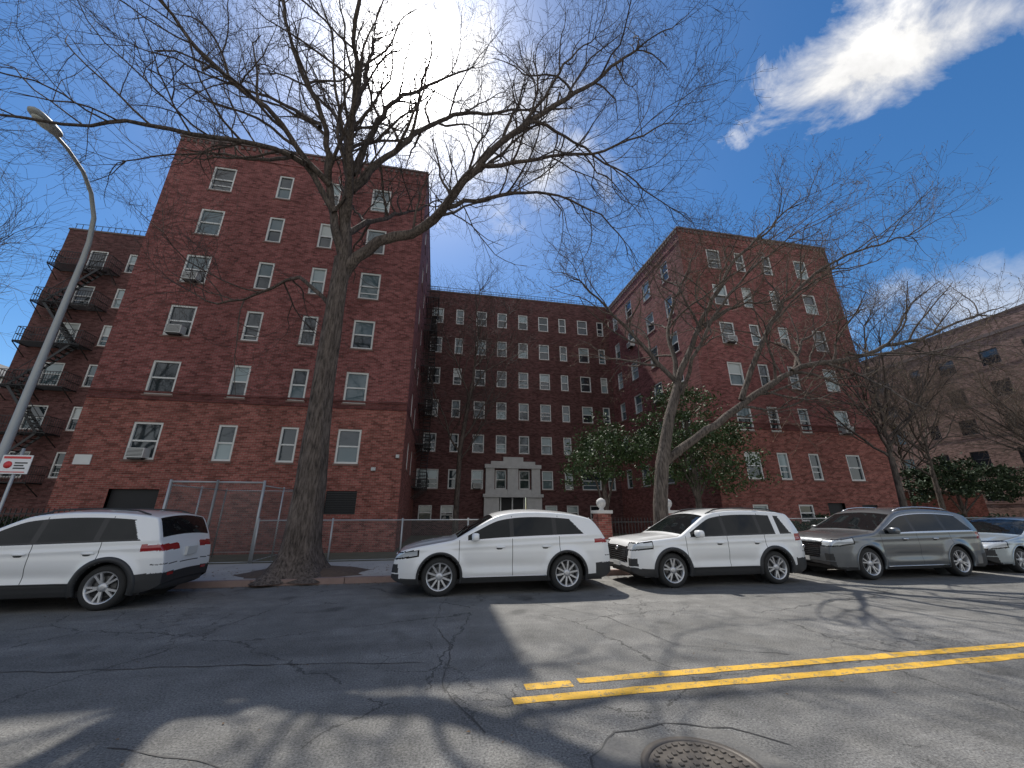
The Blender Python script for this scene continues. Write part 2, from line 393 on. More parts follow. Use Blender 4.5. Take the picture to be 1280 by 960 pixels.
M['litter']=simple("leaf_litter",(.16,.10,.055),.9,var=.5,vs=9)
t=NT("yellow_paint"); nz=t.noise(t.pos(),9,6,.75); nb=t.noise(t.pos(),60,3,.7)
w=t.math('ADD',t.math('MULTIPLY',nz.outputs[0],.65),t.math('MULTIPLY',nb.outputs[0],.35))
t.l(t.mix(t.ramp(w,[(.41,0),(.49,1)]),(.22,.19,.13),t.mix(nb.outputs[0],(.58,.32,.03),(.85,.50,.05))),t.b.inputs["Base Color"]); t.b.inputs["Roughness"].default_value=.7
M['yellow']=t.m
def sheet(name,x0,x1,y0,y1,z,mat):
    mb=MB([mat]); mb.face([(x0,y0,z),(x1,y0,z),(x1,y1,z),(x0,y1,z)],mat); return mb.make(name)
sheet("ground",-900,900,-900,900,-.05,'dirt')
sheet("road",-300,300,-2.2,10.62,0,'asphalt')
sheet("side_street_road",33,43,14.0,300,.002,'asphalt')
def kerb(name,y0,y1):
    mb=MB(['kerb']); x=-80; 
    while x<80:
        if not(y0>5 and 33<x+1<43): mb.box(x+.006,x+1.99,y0,y1,-.05,.13,'kerb')
        x+=2
    return mb.make(name)
kerb("kerb",10.62,10.78); kerb("kerb",-2.36,-2.2)
def walk(name,x0,x1,y0,y1,st=1.5):
    mb=MB(['concrete','joint']); mb.box(x0,x1,y0,y1,-.04,.116,'joint')
    x=x0
    while x<x1-.1:
        y=y0
        while y<y1-.1:
            mb.box(x+.008,min(x+st,x1)-.008,y+.008,min(y+st,y1)-.008,.05,.126,'concrete'); y+=st
        x+=st
    return mb.make(name)
walk("sidewalk",-60,33,10.78,14.0,1.6); walk("sidewalk",-60,60,-5.6,-2.36,1.6); walk("courtyard_path",4.5,7.5,14,31,1.5)
walk("sidewalk",43,70,10.78,14,1.6)
def mound(mb,cx,cy,rx,ry,h,mat,n=22,seed=1):
    rnd=random.Random(seed); rings=[(1,0),(.75,.45),(.4,.9),(.05,1)]
    base=len(mb.v)
    for r,hh in rings:
        for j in range(n):
            a=2*math.pi*j/n; k=r*(1+.12*rnd.uniform(-1,1)); f=lambda w:math.copysign(abs(w)**.6,w)
            mb.v.append((cx+rx*k*f(math.cos(a)),cy+ry*k*f(math.sin(a)),.127+h*hh+rnd.uniform(0,.02)*(r<1)))
    for i in range(len(rings)-1):
        for j in range(n):
            mb.f.append((base+i*n+j,base+i*n+(j+1)%n,base+(i+1)*n+(j+1)%n,base+(i+1)*n+j)); mb.m.append(0); mb.sm.append(True)
mb=MB(['mulch']); mound(mb,-3.15,11.55,1.5,.75,.14,'mulch'); mb.make("tree_pit_soil")
mb=MB(['mulch']); mound(mb,6.9,11.7,1.0,.7,.1,'mulch',seed=2); mb.make("tree_pit_soil")
mb=MB(['litter']); rl=random.Random(77)
def leaflet(x,y,z,s):
    a=rl.uniform(0,6.28); c,s_=math.cos(a)*s,math.sin(a)*s; t=rl.uniform(0,.5)*s
    mb.face([(x-c,y-s_,z),(x+s_*.5,y-c*.5,z+t),(x+c,y+s_,z+.3*t),(x-s_*.5,y+c*.5,z+.6*t)],'litter')
for i in range(900):
    leaflet(rl.uniform(-14,18),10.6-abs(rl.gauss(0,.13)),.006,rl.uniform(.012,.035))
for i in range(700):
    a=rl.choice((-3.35,-3.35,6.9)); leaflet(a+rl.gauss(0,1.6),max(10.9,11.9+rl.gauss(0,.6)),.135,rl.uniform(.015,.04))
for i in range(600): leaflet(rl.uniform(-12,16),rl.uniform(2.2,10.4),.006,rl.uniform(.007,.02))
mb.make("leaf_litter")
# centre line
mb=MB(['yellow'])
def stripe(x0,x1,yc,w=.135):
    rnd=random.Random(int(x0*10)); n=max(2,int((x1-x0)/.2))
    xs=[x0+(x1-x0)*i/n for i in range(n+1)]; js=[(rnd.uniform(-.010,.010),rnd.uniform(-.010,.010)) for _ in xs]
    for i in range(n):
        mb.face([(xs[i],yc-w/2+js[i][0],.004),(xs[i+1],yc-w/2+js[i+1][0],.004),(xs[i+1],yc+w/2+js[i+1][1],.004),(xs[i],yc+w/2+js[i][1],.004)],'yellow')
stripe(.78,33,4.07); stripe(1.5,33,4.37); stripe(.95,1.42,4.33); stripe(46,90,4.07); stripe(46,90,4.37)
mb.make("yellow_centre_line")
def blob(name,cx,cy,rx,ry,z,mat,seed,n=60):
    rnd=random.Random(seed); mb=MB([mat]); ph=[rnd.uniform(0,6.28) for _ in range(4)]
    pts=[]
    for j in range(n):
        a=2*math.pi*j/n; k=1+.1*math.sin(2*a+ph[0])+.08*math.sin(5*a+ph[1])+.04*math.sin(9*a+ph[2])+rnd.uniform(-.02,.02); f=lambda w:math.copysign(abs(w)**.7,w)
        pts.append((cx+rx*k*f(math.cos(a)),cy+ry*k*f(math.sin(a)),z))
    mb.face(pts,mat); return mb.make(name)
blob("asphalt_patch",1.75,2.92,.60,.46,.004,'patch',3)
def tarline(pts,w,seed):
    rnd=random.Random(seed); P=[]
    for (a,b) in zip(pts[:-1],pts[1:]):
        m=max(2,int(math.dist(a,b)/.12))
        for j in range(m): P.append((a[0]+(b[0]-a[0])*j/m,a[1]+(b[1]-a[1])*j/m))
    P.append(pts[-1]); mb=MB(['tar']); L=[];oo=0
    for i,p in enumerate(P):
        oo=oo*.85+rnd.gauss(0,.016); ww=w*rnd.uniform(.2,1.2); q=P[min(i+1,len(P)-1)]; r=P[max(i-1,0)]
        dx,dy=q[0]-r[0],q[1]-r[1]; l=math.hypot(dx,dy); nx,ny=-dy/l,dx/l
        L.append(((p[0]+nx*(oo-ww),p[1]+ny*(oo-ww),.0045),(p[0]+nx*(oo+ww),p[1]+ny*(oo+ww),.0045)))
    for a,b in zip(L[:-1],L[1:]): mb.face([a[0],b[0],b[1],a[1]],'tar')
    mb.make("tar_crack_seal")
tarline([(-9,6.2),(-5,5.75),(-2.2,5.5),(0,5.1)],.012,1)
tarline([(.3,8.6),(.1,6.8),(.35,5.6),(.2,4.5),(.5,3.6)],.007,2)
tarline([(-2.2,3.9),(-.9,3.35),(.4,3.0),(1.2,2.6)],.008,3)
tarline([(1.5,8.4),(2.8,6.6),(3.1,5.2),(4.2,4.6)],.006,4)
tarline([(5,8.4),(7.5,7.0),(11,6.5)],.008,5)
tarline([(1.05,2.75),(1.15,3.15),(1.45,3.42),(1.9,3.46),(2.35,3.3),(2.6,3.0)],.009,6)
M['castiron']=simple("cast_iron",(.12,.105,.09),.6,.3,var=.35,vs=20)
mh=MB(['castiron','dark']); c=(1.815,2.86,.0)
mh.lathe([(.40,.0),(.40,.014),(.355,.016),(.35,.006)],c,'z',40,'castiron'); mh.lathe([(.345,.006),(.34,.013),(.0001,.013)],c,'z',40,'castiron')
for r in (.30,.22,.14,.07):
    k=int(2*math.pi*r/.055)
    for j in range(k):
        a=2*math.pi*j/k; mh.box(c[0]+r*math.cos(a)-.015,c[0]+r*math.cos(a)+.015,c[1]+r*math.sin(a)-.015,c[1]+r*math.sin(a)+.015,.0135,.021,'castiron')
mh.make("manhole_cover")

# ------------------------------------------------------------------ fences
t=NT("chain_link"); sp=t.node("ShaderNodeSeparateXYZ"); t.l(t.pos(),sp.inputs[0])
hh=t.math('ADD',sp.outputs[0],sp.outputs[1])
a=t.math('FRACT',t.math('MULTIPLY',t.math('ADD',hh,sp.outputs[2]),14)); b=t.math('FRACT',t.math('MULTIPLY',t.math('SUBTRACT',hh,sp.outputs[2]),14))
al=t.math('MAXIMUM',t.math('LESS_THAN',a,.10),t.math('LESS_THAN',b,.10))
t.l(al,t.b.inputs["Alpha"]); t.b.inputs["Base Color"].default_value=(.14,.145,.145,1); t.b.inputs["Metallic"].default_value=.3; t.b.inputs["Roughness"].default_value=.5
M['chain']=t.m
def chainfence(name,pts,h,posts=2.4,pm='galv',pr=.028):
    mb=MB(['chain',pm])
    for (a,b) in zip(pts[:-1],pts[1:]):
        a=Vector((*a,0));b=Vector((*b,0)); L=(b-a).length; k=max(1,round(L/posts))
        z=Vector((0,0,1))
        mb.face([a+z*.15,b+z*.15,b+z*h,a+z*h],'chain')
        for i in range(k+1):
            p=a+(b-a)*i/k; mb.tube([p,p+z*(h+.06)],[pr,pr],8,pm,True)
        mb.tube([a+z*h,b+z*h],[pr*.75]*2,6,pm,True); mb.tube([a+z*.16,b+z*.16],[.012,.012],6,pm,True)
    return mb.make(name)
chainfence("chain_link_fence",[(-5.4,14.05),(5.5,14.05)],1.35)
chainfence("chain_link_fence",[(8.9,14.05),(32,14.05)],1.35)
chainfence("chain_link_gate",[(-8.1,14.05),(-6.8,14.05),(-5.45,14.05)],2.5,1.3,pr=.04)
chainfence("chain_link_enclosure",[(-8.1,14.1),(-8.1,17.5),(-5.45,17.5),(-5.45,14.1)],2.4,1.6)
def ironfence(name,x0,x1,y,h):
    mb=MB(['iron']); n=int((x1-x0)/.13)
    for i in range(n+1): mb.bar((x0+i*.13,y,.1),(x0+i*.13,y,h),.02,'iron')
    for z in (.25,h-.15): mb.bar((x0,y,z),(x1,y,z),.035,'iron')
    return mb.make(name)
ironfence("iron_fence",-40,-8.3,14.05,1.7); ironfence("iron_gate",6.4,8.6,14.05,1.4)
def pillar(x):
    mb=MB(['brickA','stone']); mb.box(x-.25,x+.25,13.85,14.35,.1,1.55,'brickA'); mb.box(x-.3,x+.3,13.8,14.4,1.55,1.66,'stone')
    mb.lathe([(.1,1.66),(.07,1.72),(.15,1.82),(.18,1.92),(.15,2.02),(.05,2.09),(.001,2.1)],(x,14.1,0),'z',16,'stone'); mb.make("brick_gate_pillar")
pillar(6.05); pillar(8.75)
mb=MB(['brickA','coping']); mb.box(30,47.5,27,27.3,0,3.2,'brickA'); mb.box(29.95,47.5,26.95,27.35,3.2,3.32,'coping'); mb.make("brick_wall")

# ------------------------------------------------------------------ trees
def barkmat(name,col):
    t=NT(name); pos=t.pos(); mp=t.node("ShaderNodeMapping"); mp.inputs["Scale"].default_value=(1,1,.16); t.l(pos,mp.inputs[0])
    n1=t.noise(mp.outputs[0],22,5,.65); n2=t.noise(pos,2.2,4,.6)
    c=t.mix(1,col,t.ramp(n1.outputs[0],[(.36,.38),(.6,1.3)]),'MULTIPLY'); c=t.mix(1,c,t.ramp(n2.outputs[0],[(.3,.75),(.7,1.2)]),'MULTIPLY')
    t.l(c,t.b.inputs["Base Color"]); t.b.inputs["Roughness"].default_value=.95; t.b.inputs["Specular IOR Level"].default_value=.2
    t.bump(n1.outputs[0],.9,.035); return t.m
M['bark']=barkmat("bark",(.118,.095,.082))
M['bark2']=barkmat("bark_grey",(.12,.10,.086))
M['twig']=simple("twig",(.065,.049,.043),.9,var=.2)
M['twig2']=simple("twig_budding",(.12,.088,.066),.9,var=.2)
def leafmat(name,a,b):
    t=NT(name); nz=t.noise(t.pos(),2.2,4); n2=t.noise(t.pos(),30,2)
    c=t.mix(t.ramp(nz.outputs[0],[(.35,0),(.65,1)]),a,b); c=t.mix(1,c,t.ramp(n2.outputs[0],[(.3,.7),(.7,1.3)]),'MULTIPLY')
    t.l(c,t.b.inputs["Base Color"]); t.b.inputs["Roughness"].default_value=.6; t.b.inputs["Specular IOR Level"].default_value=.25
    return t.m
M['leaf']=leafmat("evergreen_leaves",(.028,.05,.018),(.075,.115,.04))
M['leafd']=leafmat("dark_needles",(.02,.038,.02),(.045,.07,.03))
M['bud']=simple("spring_buds",(.16,.13,.06),.8,var=.3)

class Tree:
    def __init__(s,seed,bark,twig,levels,spread=1.0,buds=False,dm=1.0):
        s.r=random.Random(seed); s.mb=MB([bark,twig,'bud']); s.bark=bark; s.twig=twig; s.levels=levels; s.sp=spread; s.buds=buds; s.dm=dm
    def rv(s): return Vector((s.r.gauss(0,1),s.r.gauss(0,1),s.r.gauss(0,1)))
    def emit(s,pts,rads):
        r=rads[0]; n=10 if r>.12 else 6 if r>.04 else 4 if r>.015 else 3
        s.mb.tube(pts,rads,n,s.bark if r>.02 else s.twig)
    def grow(s,p,d,L,r,lev):
        if L<.12: return
        k=max(3,min(8,int(L/.3)))
        pts=[p.copy()]; dirs=[d.copy()]; seg=L/k; cur=p.copy(); d=d.normalized()
        wand=.19 if lev<2 else .23
        for i in range(k):
            d=(d+s.rv()*wand+Vector((0,0,.045 if lev<3 else .02))).normalized(); cur=cur+d*seg; pts.append(cur.copy()); dirs.append(d.copy())
        rads=[max(.0035,r*(1-.72*i/k)) for i in range(k+1)]
        s.emit(pts,rads)
        if s.buds and lev>=s.levels-1:
            for q in pts[2:]:
                if s.r.random()<.4:
                    a=s.rv().normalized()*.03; b=s.rv().normalized()*.03; s.mb.face([q,q+a,q+a+b,q+b],'bud')
        s.children(pts,dirs,rads,L,lev)
    def children(s,pts,dirs,rads,L,lev,dens=None,t0=.2):
        if lev>=s.levels: return
        spacing=({0:.62,1:.42,2:.29,3:.21}[min(lev,3)] if dens is None else dens)*s.dm
        n=max(2,int(L*(1-t0)/spacing)); k=len(pts)-1
        for i in range(n):
            t=t0+(1-t0)*(i+s.r.random()*.8)/n; t=min(t,.999); f=t*k; j=int(f); w=f-j
            p=pts[j].lerp(pts[j+1],w); d=dirs[j+1]
            rr=rads[j]*(1-w)+rads[j+1]*w
            o=s.rv(); o=(o-d*o.dot(d)).normalized(); o=(o+Vector((0,0,.3))).normalized()
            ang=math.radians(s.r.uniform(32,66)); nd=d*math.cos(ang)+o*math.sin(ang)
            ln={0:3.6,1:2.0,2:1.05,3:.5}[min(lev,3)]*s.sp*s.r.uniform(.55,1.3)*(1.15-.45*t)
            s.grow(p,nd,ln,min(rr*.62,ln*.0155+.0035),lev+1)
    def limb(s,P,r0,r1,dens=.6,t0=.18,tip=True):
        P=[Vector(a) for a in P]; pts=[]; off=Vector((0,0,0))
        for i in range(len(P)-1):
            p0=P[max(i-1,0)];p1=P[i];p2=P[i+1];p3=P[min(i+2,len(P)-1)]
            m=max(3,int((p2-p1).length/.4))
            for j in range(m):
                t=j/m; t2=t*t;t3=t2*t
                q=.5*((2*p1)+(p2-p0)*t+(2*p0-5*p1+4*p2-p3)*t2+(3*p1-p0-3*p2+p3)*t3)
                off=off*.8+s.rv()*.05 if (i or j) else off
                pts.append(q+off)
        pts.append(P[-1]+off); k=len(pts)-1
        dirs=[(pts[min(i+1,k)]-pts[max(i-1,0)]).normalized() for i in range(k+1)]
        rads=[(r0+(r1-r0)*(i/k)**.85)*s.r.uniform(.94,1.06) for i in range(k+1)]
        s.emit(pts,rads); L=sum((pts[i+1]-pts[i]).length for i in range(k))
        s.children(pts,dirs,rads,L,0,dens,t0)
        if tip:
            for _ in range(4): s.grow(pts[-1],(dirs[-1]+s.rv()*.3).normalized(),2.8*s.sp,r1*.8,1)
    def trunk(s,P,R,flare=0,n=16):
        P=[Vector(a) for a in P]; pts=[];rads=[]
        for i in range(len(P)-1):
            m=8
            for j in range(m): t=j/m; pts.append(P[i].lerp(P[i+1],t)); rads.append(R[i]+(R[i+1]-R[i])*t)
        pts.append(P[-1]); rads.append(R[-1])
        b=len(s.mb.v); s.mb.tube(pts,rads,n,s.bark)
        rnd=random.Random(3); ph=rnd.uniform(0,6)
        for i in range(len(pts)):
            for j in range(n):
                v=Vector(s.mb.v[b+i*n+j]); c=pts[i]; a=2*math.pi*j/n
                h=v.z-P[0].z; fl=1+.05*math.sin(5*a+ph+h*.4)+.04*math.sin(3*a+h)+.02*math.sin(7*a+h*2)+flare*math.exp(-h/.3)*(.45+.75*abs(math.sin(2.5*a+ph)))
                w=c+(v-c)*fl; s.mb.v[b+i*n+j]=(w.x,w.y,v.z)
    def done(s,name): return s.mb.make(name)

T=Tree(11,'bark','twig',4)
T.trunk([(-3.3,11.4,.05),(-3.3,11.4,.7),(-3.3,11.4,2.4),(-3.4,11.4,5.1),(-3.4,11.4,7.5),(-3.4,11.4,9.4)],[.54,.44,.37,.29,.26,.25],flare=.9,n=28)
T.limb([(-3.35,11.4,8.7),(-2.3,11.2,10.1),(-.9,11,10.8),(-.1,10.6,11.6),(.9,10,12.9),(2.4,9.5,14.5),(4.3,9,15.9),(6.4,8.5,17.8)],.2,.04)
T.limb([(-3.4,11.4,9.2),(-3.6,11.4,11.7),(-3.8,11.5,14.4),(-3.9,11.8,18.1),(-3.9,12,21)],.22,.04)
T.limb([(-3.45,11.4,9.5),(-4.2,11,12.3),(-4.7,10.6,14.2),(-5.3,10,15.8),(-6.2,9.5,17.9)],.16,.035)
T.limb([(-3.85,11.2,11.0),(-5,10.8,12.5),(-6.1,10.2,12.4),(-7,9.6,11.9),(-8,9,11.2),(-8.8,8.5,10.5),(-9.8,8,9.9)],.11,.025)
T.limb([(-4.1,11.1,12.0),(-5.6,10.2,13.5),(-6.8,9.6,14),(-7.7,9,14.5),(-8.4,8.5,15.1),(-9.5,8,16)],.11,.025)
T.limb([(-3.4,11.4,7.5),(-4.9,12,8.8),(-6.3,12.6,8.4),(-7.6,13,8.2),(-8.7,13.3,8.7)],.085,.02,t0=.35,dens=.5)
T.limb([(-3.6,11.45,13.0),(-3,12,16.5),(-1.4,12.5,19.5),(.3,13,22)],.14,.03)
T.limb([(-3.5,11.4,12.2),(-2.2,11.8,15),(-.5,12.2,17.3),(2.4,12.6,19.1),(5.2,13,20.5)],.14,.03)
T.limb([(-.2,10.7,11.4),(1.8,10.8,12.3),(3.9,11,13),(5.5,11,12.2),(6.3,11,11.2)],.085,.02,dens=.45)
T.limb([(.8,10,12.7),(2.7,9.2,12.6),(4.7,8.7,12.6),(6.6,8.2,13.6)],.085,.02,dens=.5)
T.limb([(2.4,9.5,14.4),(4.4,10.4,15),(6.6,11,14.6),(8.6,11.2,13.6)],.07,.02,dens=.5)
T.limb([(2.2,9.6,14.3),(3.6,9.0,16.6),(4.8,8.8,18.4)],.07,.02)
T.limb([(-3.8,11.5,14),(-5,12.5,17),(-6.5,13,19),(-8,13.5,20)],.11,.03)
T.limb([(-4.6,10.7,14),(-6.4,11.2,15.6),(-8.6,11.4,16.4),(-11,11.4,17)],.08,.02)
T.limb([(-5.2,10.6,12.5),(-6.8,11.4,13.2),(-8.8,12,13.6),(-11,12.2,13.0)],.07,.02)
T.limb([(-3.5,11.4,10.8),(-3.2,9.5,13),(-3,7.6,15),(-2.6,6,16.5)],.12,.03)
T.limb([(-3.4,11.4,10.4),(-2.6,13.4,13),(-1.8,15,15),(-1,16,16.5)],.12,.03)
T.limb([(-.9,11,10.8),(-.2,12.6,12.6),(1.0,13.8,14.6),(2.6,14.6,16.2)],.09,.02)
T.done("bare_street_tree")

T=Tree(23,'bark2','twig2',4,.85,buds=True)
T.trunk([(6.9,11.6,.05),(6.9,11.6,.8),(6.95,11.6,1.8),(7.2,11.6,3.1),(7.7,11.6,4.7),(8.2,11.6,5.9)],[.31,.25,.22,.20,.17,.15],flare=.5,n=18)
T.limb([(8.2,11.6,5.7),(7.3,12,7.2),(6.3,12.3,8.8),(5.1,12.5,10.4)],.10,.025,dens=.5)
T.limb([(8.2,11.6,5.7),(9.2,11.6,7.9),(10.6,11.4,10.3),(12.5,11.2,12.6),(14.4,11,14.2)],.12,.025,dens=.5)
T.limb([(7.25,11.6,3.1),(8.6,11.2,4.1),(10.1,10.9,5.2),(12,10.6,6.3),(14.6,10.3,7.1),(17.7,10,7.8),(20.5,9.9,8.9)],.15,.03,dens=.5)
T.limb([(10,10.9,5.2),(11.3,10.6,7.6),(13.4,10.3,10),(16,10,11.4),(18.5,9.8,12.4)],.10,.025,dens=.5)
T.limb([(8.2,11.6,5.8),(8.7,12.3,8.1),(9.8,13,10.6),(11,13.5,12.8)],.10,.025,dens=.5)
T.limb([(8.2,11.5,5.5),(8.4,10,7.3),(9.4,9,8.9),(10.4,8.2,10)],.08,.02,dens=.5)
T.limb([(12,10.6,6.3),(13.8,11.6,8),(16,12,9.4),(18.5,12.2,10.4)],.07,.02,dens=.5)
T.limb([(14.4,10.4,7.1),(16.6,9.6,6.9),(18.6,9.2,6.4)],.05,.015,dens=.5)
T.limb([(9.4,11.6,8.3),(11.5,12,9.6),(13.6,12.2,10.2),(15.6,12.3,11.6)],.07,.02,dens=.5)
T.done("bare_street_tree")

T=Tree(31,'bark','twig',3,.95,dm=.75)
T.trunk([(1.2,24,0),(1.2,24,1.2),(1.3,24,5.4),(1.9,24,9.6)],[.2,.17,.14,.11],n=8)
T.limb([(1.9,24,9.5),(2.0,24,12),(2.1,24,14.3),(2.2,24,16.5)],.1,.03)
for a in ((1.3,24,5,-1.0,23,10,.07),(1.5,24,6,4.5,24.5,11.5,.07),(1.8,24,8.5,-.4,24,14,.06),(1.9,24,9,4.2,23.5,14.5,.06),(1.3,24,4.5,3.2,22.5,8,.05)):
    T.limb([a[:3],((a[0]+a[3])/2,(a[1]+a[4])/2,(a[2]+a[5])/2-.3),a[3:6]],a[6],.02)
T.done("bare_courtyard_tree")
for sd_,(x,y,hs) in ((41,(23,16.2,1)),(43,(33,21,1.05)),(47,(42,19,.9)),(51,(-17.5,12.2,1.1)),(53,(38,26,1.0)),(61,(36,16.5,.85))):
    T=Tree(sd_,'bark2','twig2',3,.95,dm=.85)
    T.trunk([(x,y,0),(x,y,1.2),(x+.2,y,4.3)],[.2,.16,.12],n=10)
    R=random.Random(sd_)
    T.limb([(x+.2,y,4.2),(x+.4,y,7*hs),(x+.7,y,9.5*hs),(x+1,y,12*hs)],.11,.03)
    for i in range(7):
        a=R.uniform(0,6.28); h=R.uniform(3.6,6.5); r=R.uniform(2.5,4)
        T.limb([(x+.2,y,h),(x+.2+r*.5*math.cos(a),y+r*.5*math.sin(a),h+1.8*hs),(x+r*math.cos(a),y+r*math.sin(a),h+4.2*hs)],.07,.02)
    T.done("bare_tree")

def foliage(name,x,y,clumps,trunkh,mat,nleaf,size,seed,trunk_r=.16):
    rnd=np.random.RandomState(seed); mb=MB(['bark',mat])
    mb.tube([(x,y,0),(x+.05,y,trunkh*.5),(x,y,trunkh)],[trunk_r,trunk_r*.8,trunk_r*.5],8,'bark')
    tot=sum(c[3]*c[4]*c[5] for c in clumps)
    for c in clumps:
        mb.tube([(x,y,trunkh*.35),((x+c[0])/2,(y+c[1])/2,trunkh*.5+c[2]*.3),(c[0],c[1],c[2])],[trunk_r*.45,trunk_r*.3,.02],5,'bark')
        n=int(nleaf*c[3]*c[4]*c[5]/tot)
        sub=max(6,n//80)
        d=rnd.normal(size=(sub,3)); d/=np.linalg.norm(d,axis=1)[:,None]; rr=rnd.uniform(.3,1.3,(sub,1))**.5
        cen=np.array(c[:3])+d*rr*np.array(c[3:6])
        for k in range(sub):
            m=n//sub; pts=cen[k]+rnd.normal(size=(m,3))*np.array([.32,.30,.16])*(.6+.8*rnd.rand())
            for p in pts:
                a=rnd.normal(size=3); a/=np.linalg.norm(a); b=np.cross(a,rnd.normal(size=3)); b/=np.linalg.norm(b)+1e-9
                s=size*rnd.uniform(.6,1.3); a*=s; b*=s*.45
                mb.face([p-a,p+b,p+a,p-b],mat)
    return mb.make(name)
foliage("evergreen_magnolia_tree",12.3,17.2,[(12.3,17.2,5.6,2.6,1.8,1.7),(13.6,17,4.2,2.2,1.6,1.3),(10.8,17.3,4.3,2,1.5,1.3),(12,17,7.0,1.2,1.0,.9),(14.6,16.8,3.4,1.2,1.1,.9),(11.2,17,6.5,1,.9,.8)],6,'leaf',13000,.08,5)
foliage("evergreen_magnolia_tree",8.0,18.2,[(8,18.2,4.4,1.6,1.4,1.2),(7.2,18,3.4,1.0,1.1,.8),(9.2,18,5.0,1.2,1.1,1.1),(7.8,18,5.7,.7,.7,.7)],4,'leaf',6500,.08,6)
foliage("evergreen_tree",38,23,[(38,23,4.2,2.6,2,1.2),(41,23.2,4.2,2.5,2,1.1),(36,23,3.2,1.6,1.5,1),(43,23,3.4,1.8,1.6,1.0)],4,'leafd',9000,.13,8)
def hedge(name,x0,x1,y,h,n,seed):
    rnd=np.random.RandomState(seed); mb=MB(['leafd'])
    for i in range(n):
        x=rnd.uniform(x0,x1); b=.6+.4*math.sin(x*1.7)+.2*math.sin(x*4.1); z=rnd.uniform(0,1)**.7*h*(.6+.4*b); p=np.array([x,y+rnd.normal()*.35,z])
        a=rnd.normal(size=3); a/=np.linalg.norm(a); c=np.cross(a,rnd.normal(size=3)); c/=np.linalg.norm(c); a*=.09*rnd.uniform(.6,1.3); c*=.045
        mb.face([p-a,p+c,p+a,p-c],'leafd')
    return mb.make(name)
hedge("hedge",-25,-14,17.3,1.6,6000,3); hedge("hedge",16,31,17.0,1.5,8000,4); hedge("hedge",-14,-9,16.5,.8,2500,5)

# ------------------------------------------------------------------ street lamp and signs
M['lampsteel']=simple("lamp_pole_steel",(.36,.37,.36),.5,.2,var=.12)
M['lens']=simple("lamp_lens",(.5,.5,.45),.2,var=0)
mb=MB(['lampsteel','lens','iron'])
lx,ly=-10.0,11.1
mb.tube([(lx,ly,.12),(lx,ly,.5),(lx,ly,.55),(lx,ly,8.2)],[.16,.15,.1,.065],12,'lampsteel')
arc=[(lx,ly,8.2),(lx,ly-.03,8.8),(lx+.03,ly-.2,9.5),(lx+.1,ly-.6,10.0),(lx+.2,ly-1.1,10.25),(lx+.35,ly-1.8,10.3),(lx+.45,ly-2.3,10.25)]
mb.tube(arc,[.065,.06,.055,.05,.045,.042,.04],10,'lampsteel')
mb.sup((lx+.55,ly-2.6,10.22),(.3,.75,.17),'lampsteel',.7,14,8); mb.sup((lx+.55,ly-2.65,10.14),(.22,.45,.12),'lens',.8,12,6)
mb.make("street_lamp")
M['signw']=simple("sign_white",(.75,.75,.75),.4,var=0); M['signr']=simple("sign_red",(.6,.03,.03),.4,var=0); M['signk']=simple("sign_black",(.03,.03,.03),.4,var=0)
mb=MB(['signw','signr','galv','signk'])
mb.tube([(-9.45,10.9,.1),(-9.45,10.9,3.0)],[.03,.03],8,'galv',True)
mb.box(-9.75,-9.18,10.86,10.872,2.42,2.84,'signw')
mb.box(-9.72,-9.21,10.855,10.859,2.76,2.81,'signr'); mb.lathe([(.001,-.004),(.08,-.004),(.08,0)],(-9.6,10.857,2.62),'y',20,'signr')
for i,(a,b) in enumerate(((-9.48,-9.24),(-9.48,-9.3),(-9.48,-9.26))): mb.box(a,b,10.855,10.859,2.65-.06*i,2.68-.06*i,'signk')
mb.box(-9.7,-9.24,10.855,10.859,2.45,2.47,'signr')
mb.make("parking_sign")

# ------------------------------------------------------------------ cars
def paint(name,c,metal=0,rough=.3):
    t=NT(name); t.b.inputs["Base Color"].default_value=(*c,1); t.b.inputs["Metallic"].default_value=metal; t.b.inputs["Roughness"].default_value=rough
    t.b.inputs["Coat Weight"].default_value=1; t.b.inputs["Coat Roughness"].default_value=.03
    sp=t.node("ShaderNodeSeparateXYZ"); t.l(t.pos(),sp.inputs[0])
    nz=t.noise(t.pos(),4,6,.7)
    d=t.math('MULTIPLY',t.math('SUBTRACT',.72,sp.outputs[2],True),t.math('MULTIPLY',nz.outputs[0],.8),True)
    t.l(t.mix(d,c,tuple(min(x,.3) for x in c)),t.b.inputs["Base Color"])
    return t.m
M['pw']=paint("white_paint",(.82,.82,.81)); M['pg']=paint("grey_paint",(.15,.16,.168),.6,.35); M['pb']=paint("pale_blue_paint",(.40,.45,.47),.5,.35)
M['cglass']=glassmat("car_glass",(.008,.01,.011),.02,.32,.02)
M['clad']=simple("black_cladding",(.028,.028,.029),.55,var=.1)
M['gap']=simple("panel_gap",(.045,.045,.045),.7,var=0)
M['gloss']=simple("gloss_black",(.010,.010,.011),.15,var=0)
M['chrome']=simple("chrome",(.6,.6,.62),.18,1,var=0)
M['alloy']=simple("alloy_wheel",(.55,.55,.56),.3,.6,var=0)
M['tyre']=simple("tyre_rubber",(.022,.022,.022),.8,var=.1)
M['headl']=simple("headlight_lens",(.55,.58,.6),.08,.3,var=0,coat=1)
M['taill']=simple("taillight_red",(.32,.012,.014),.15,var=0,coat=1)
M['amber']=simple("amber_lens",(.5,.15,.02),.2,var=0)
M['plate']=simple("plate_white",(.6,.6,.58),.4,var=.1)
M['brake']=simple("brake_disc",(.12,.12,.12),.4,.7,var=0)
CM=['body','cglass','clad','gap','gloss','chrome','alloy','tyre','headl','taill','amber','plate','brake','dark']

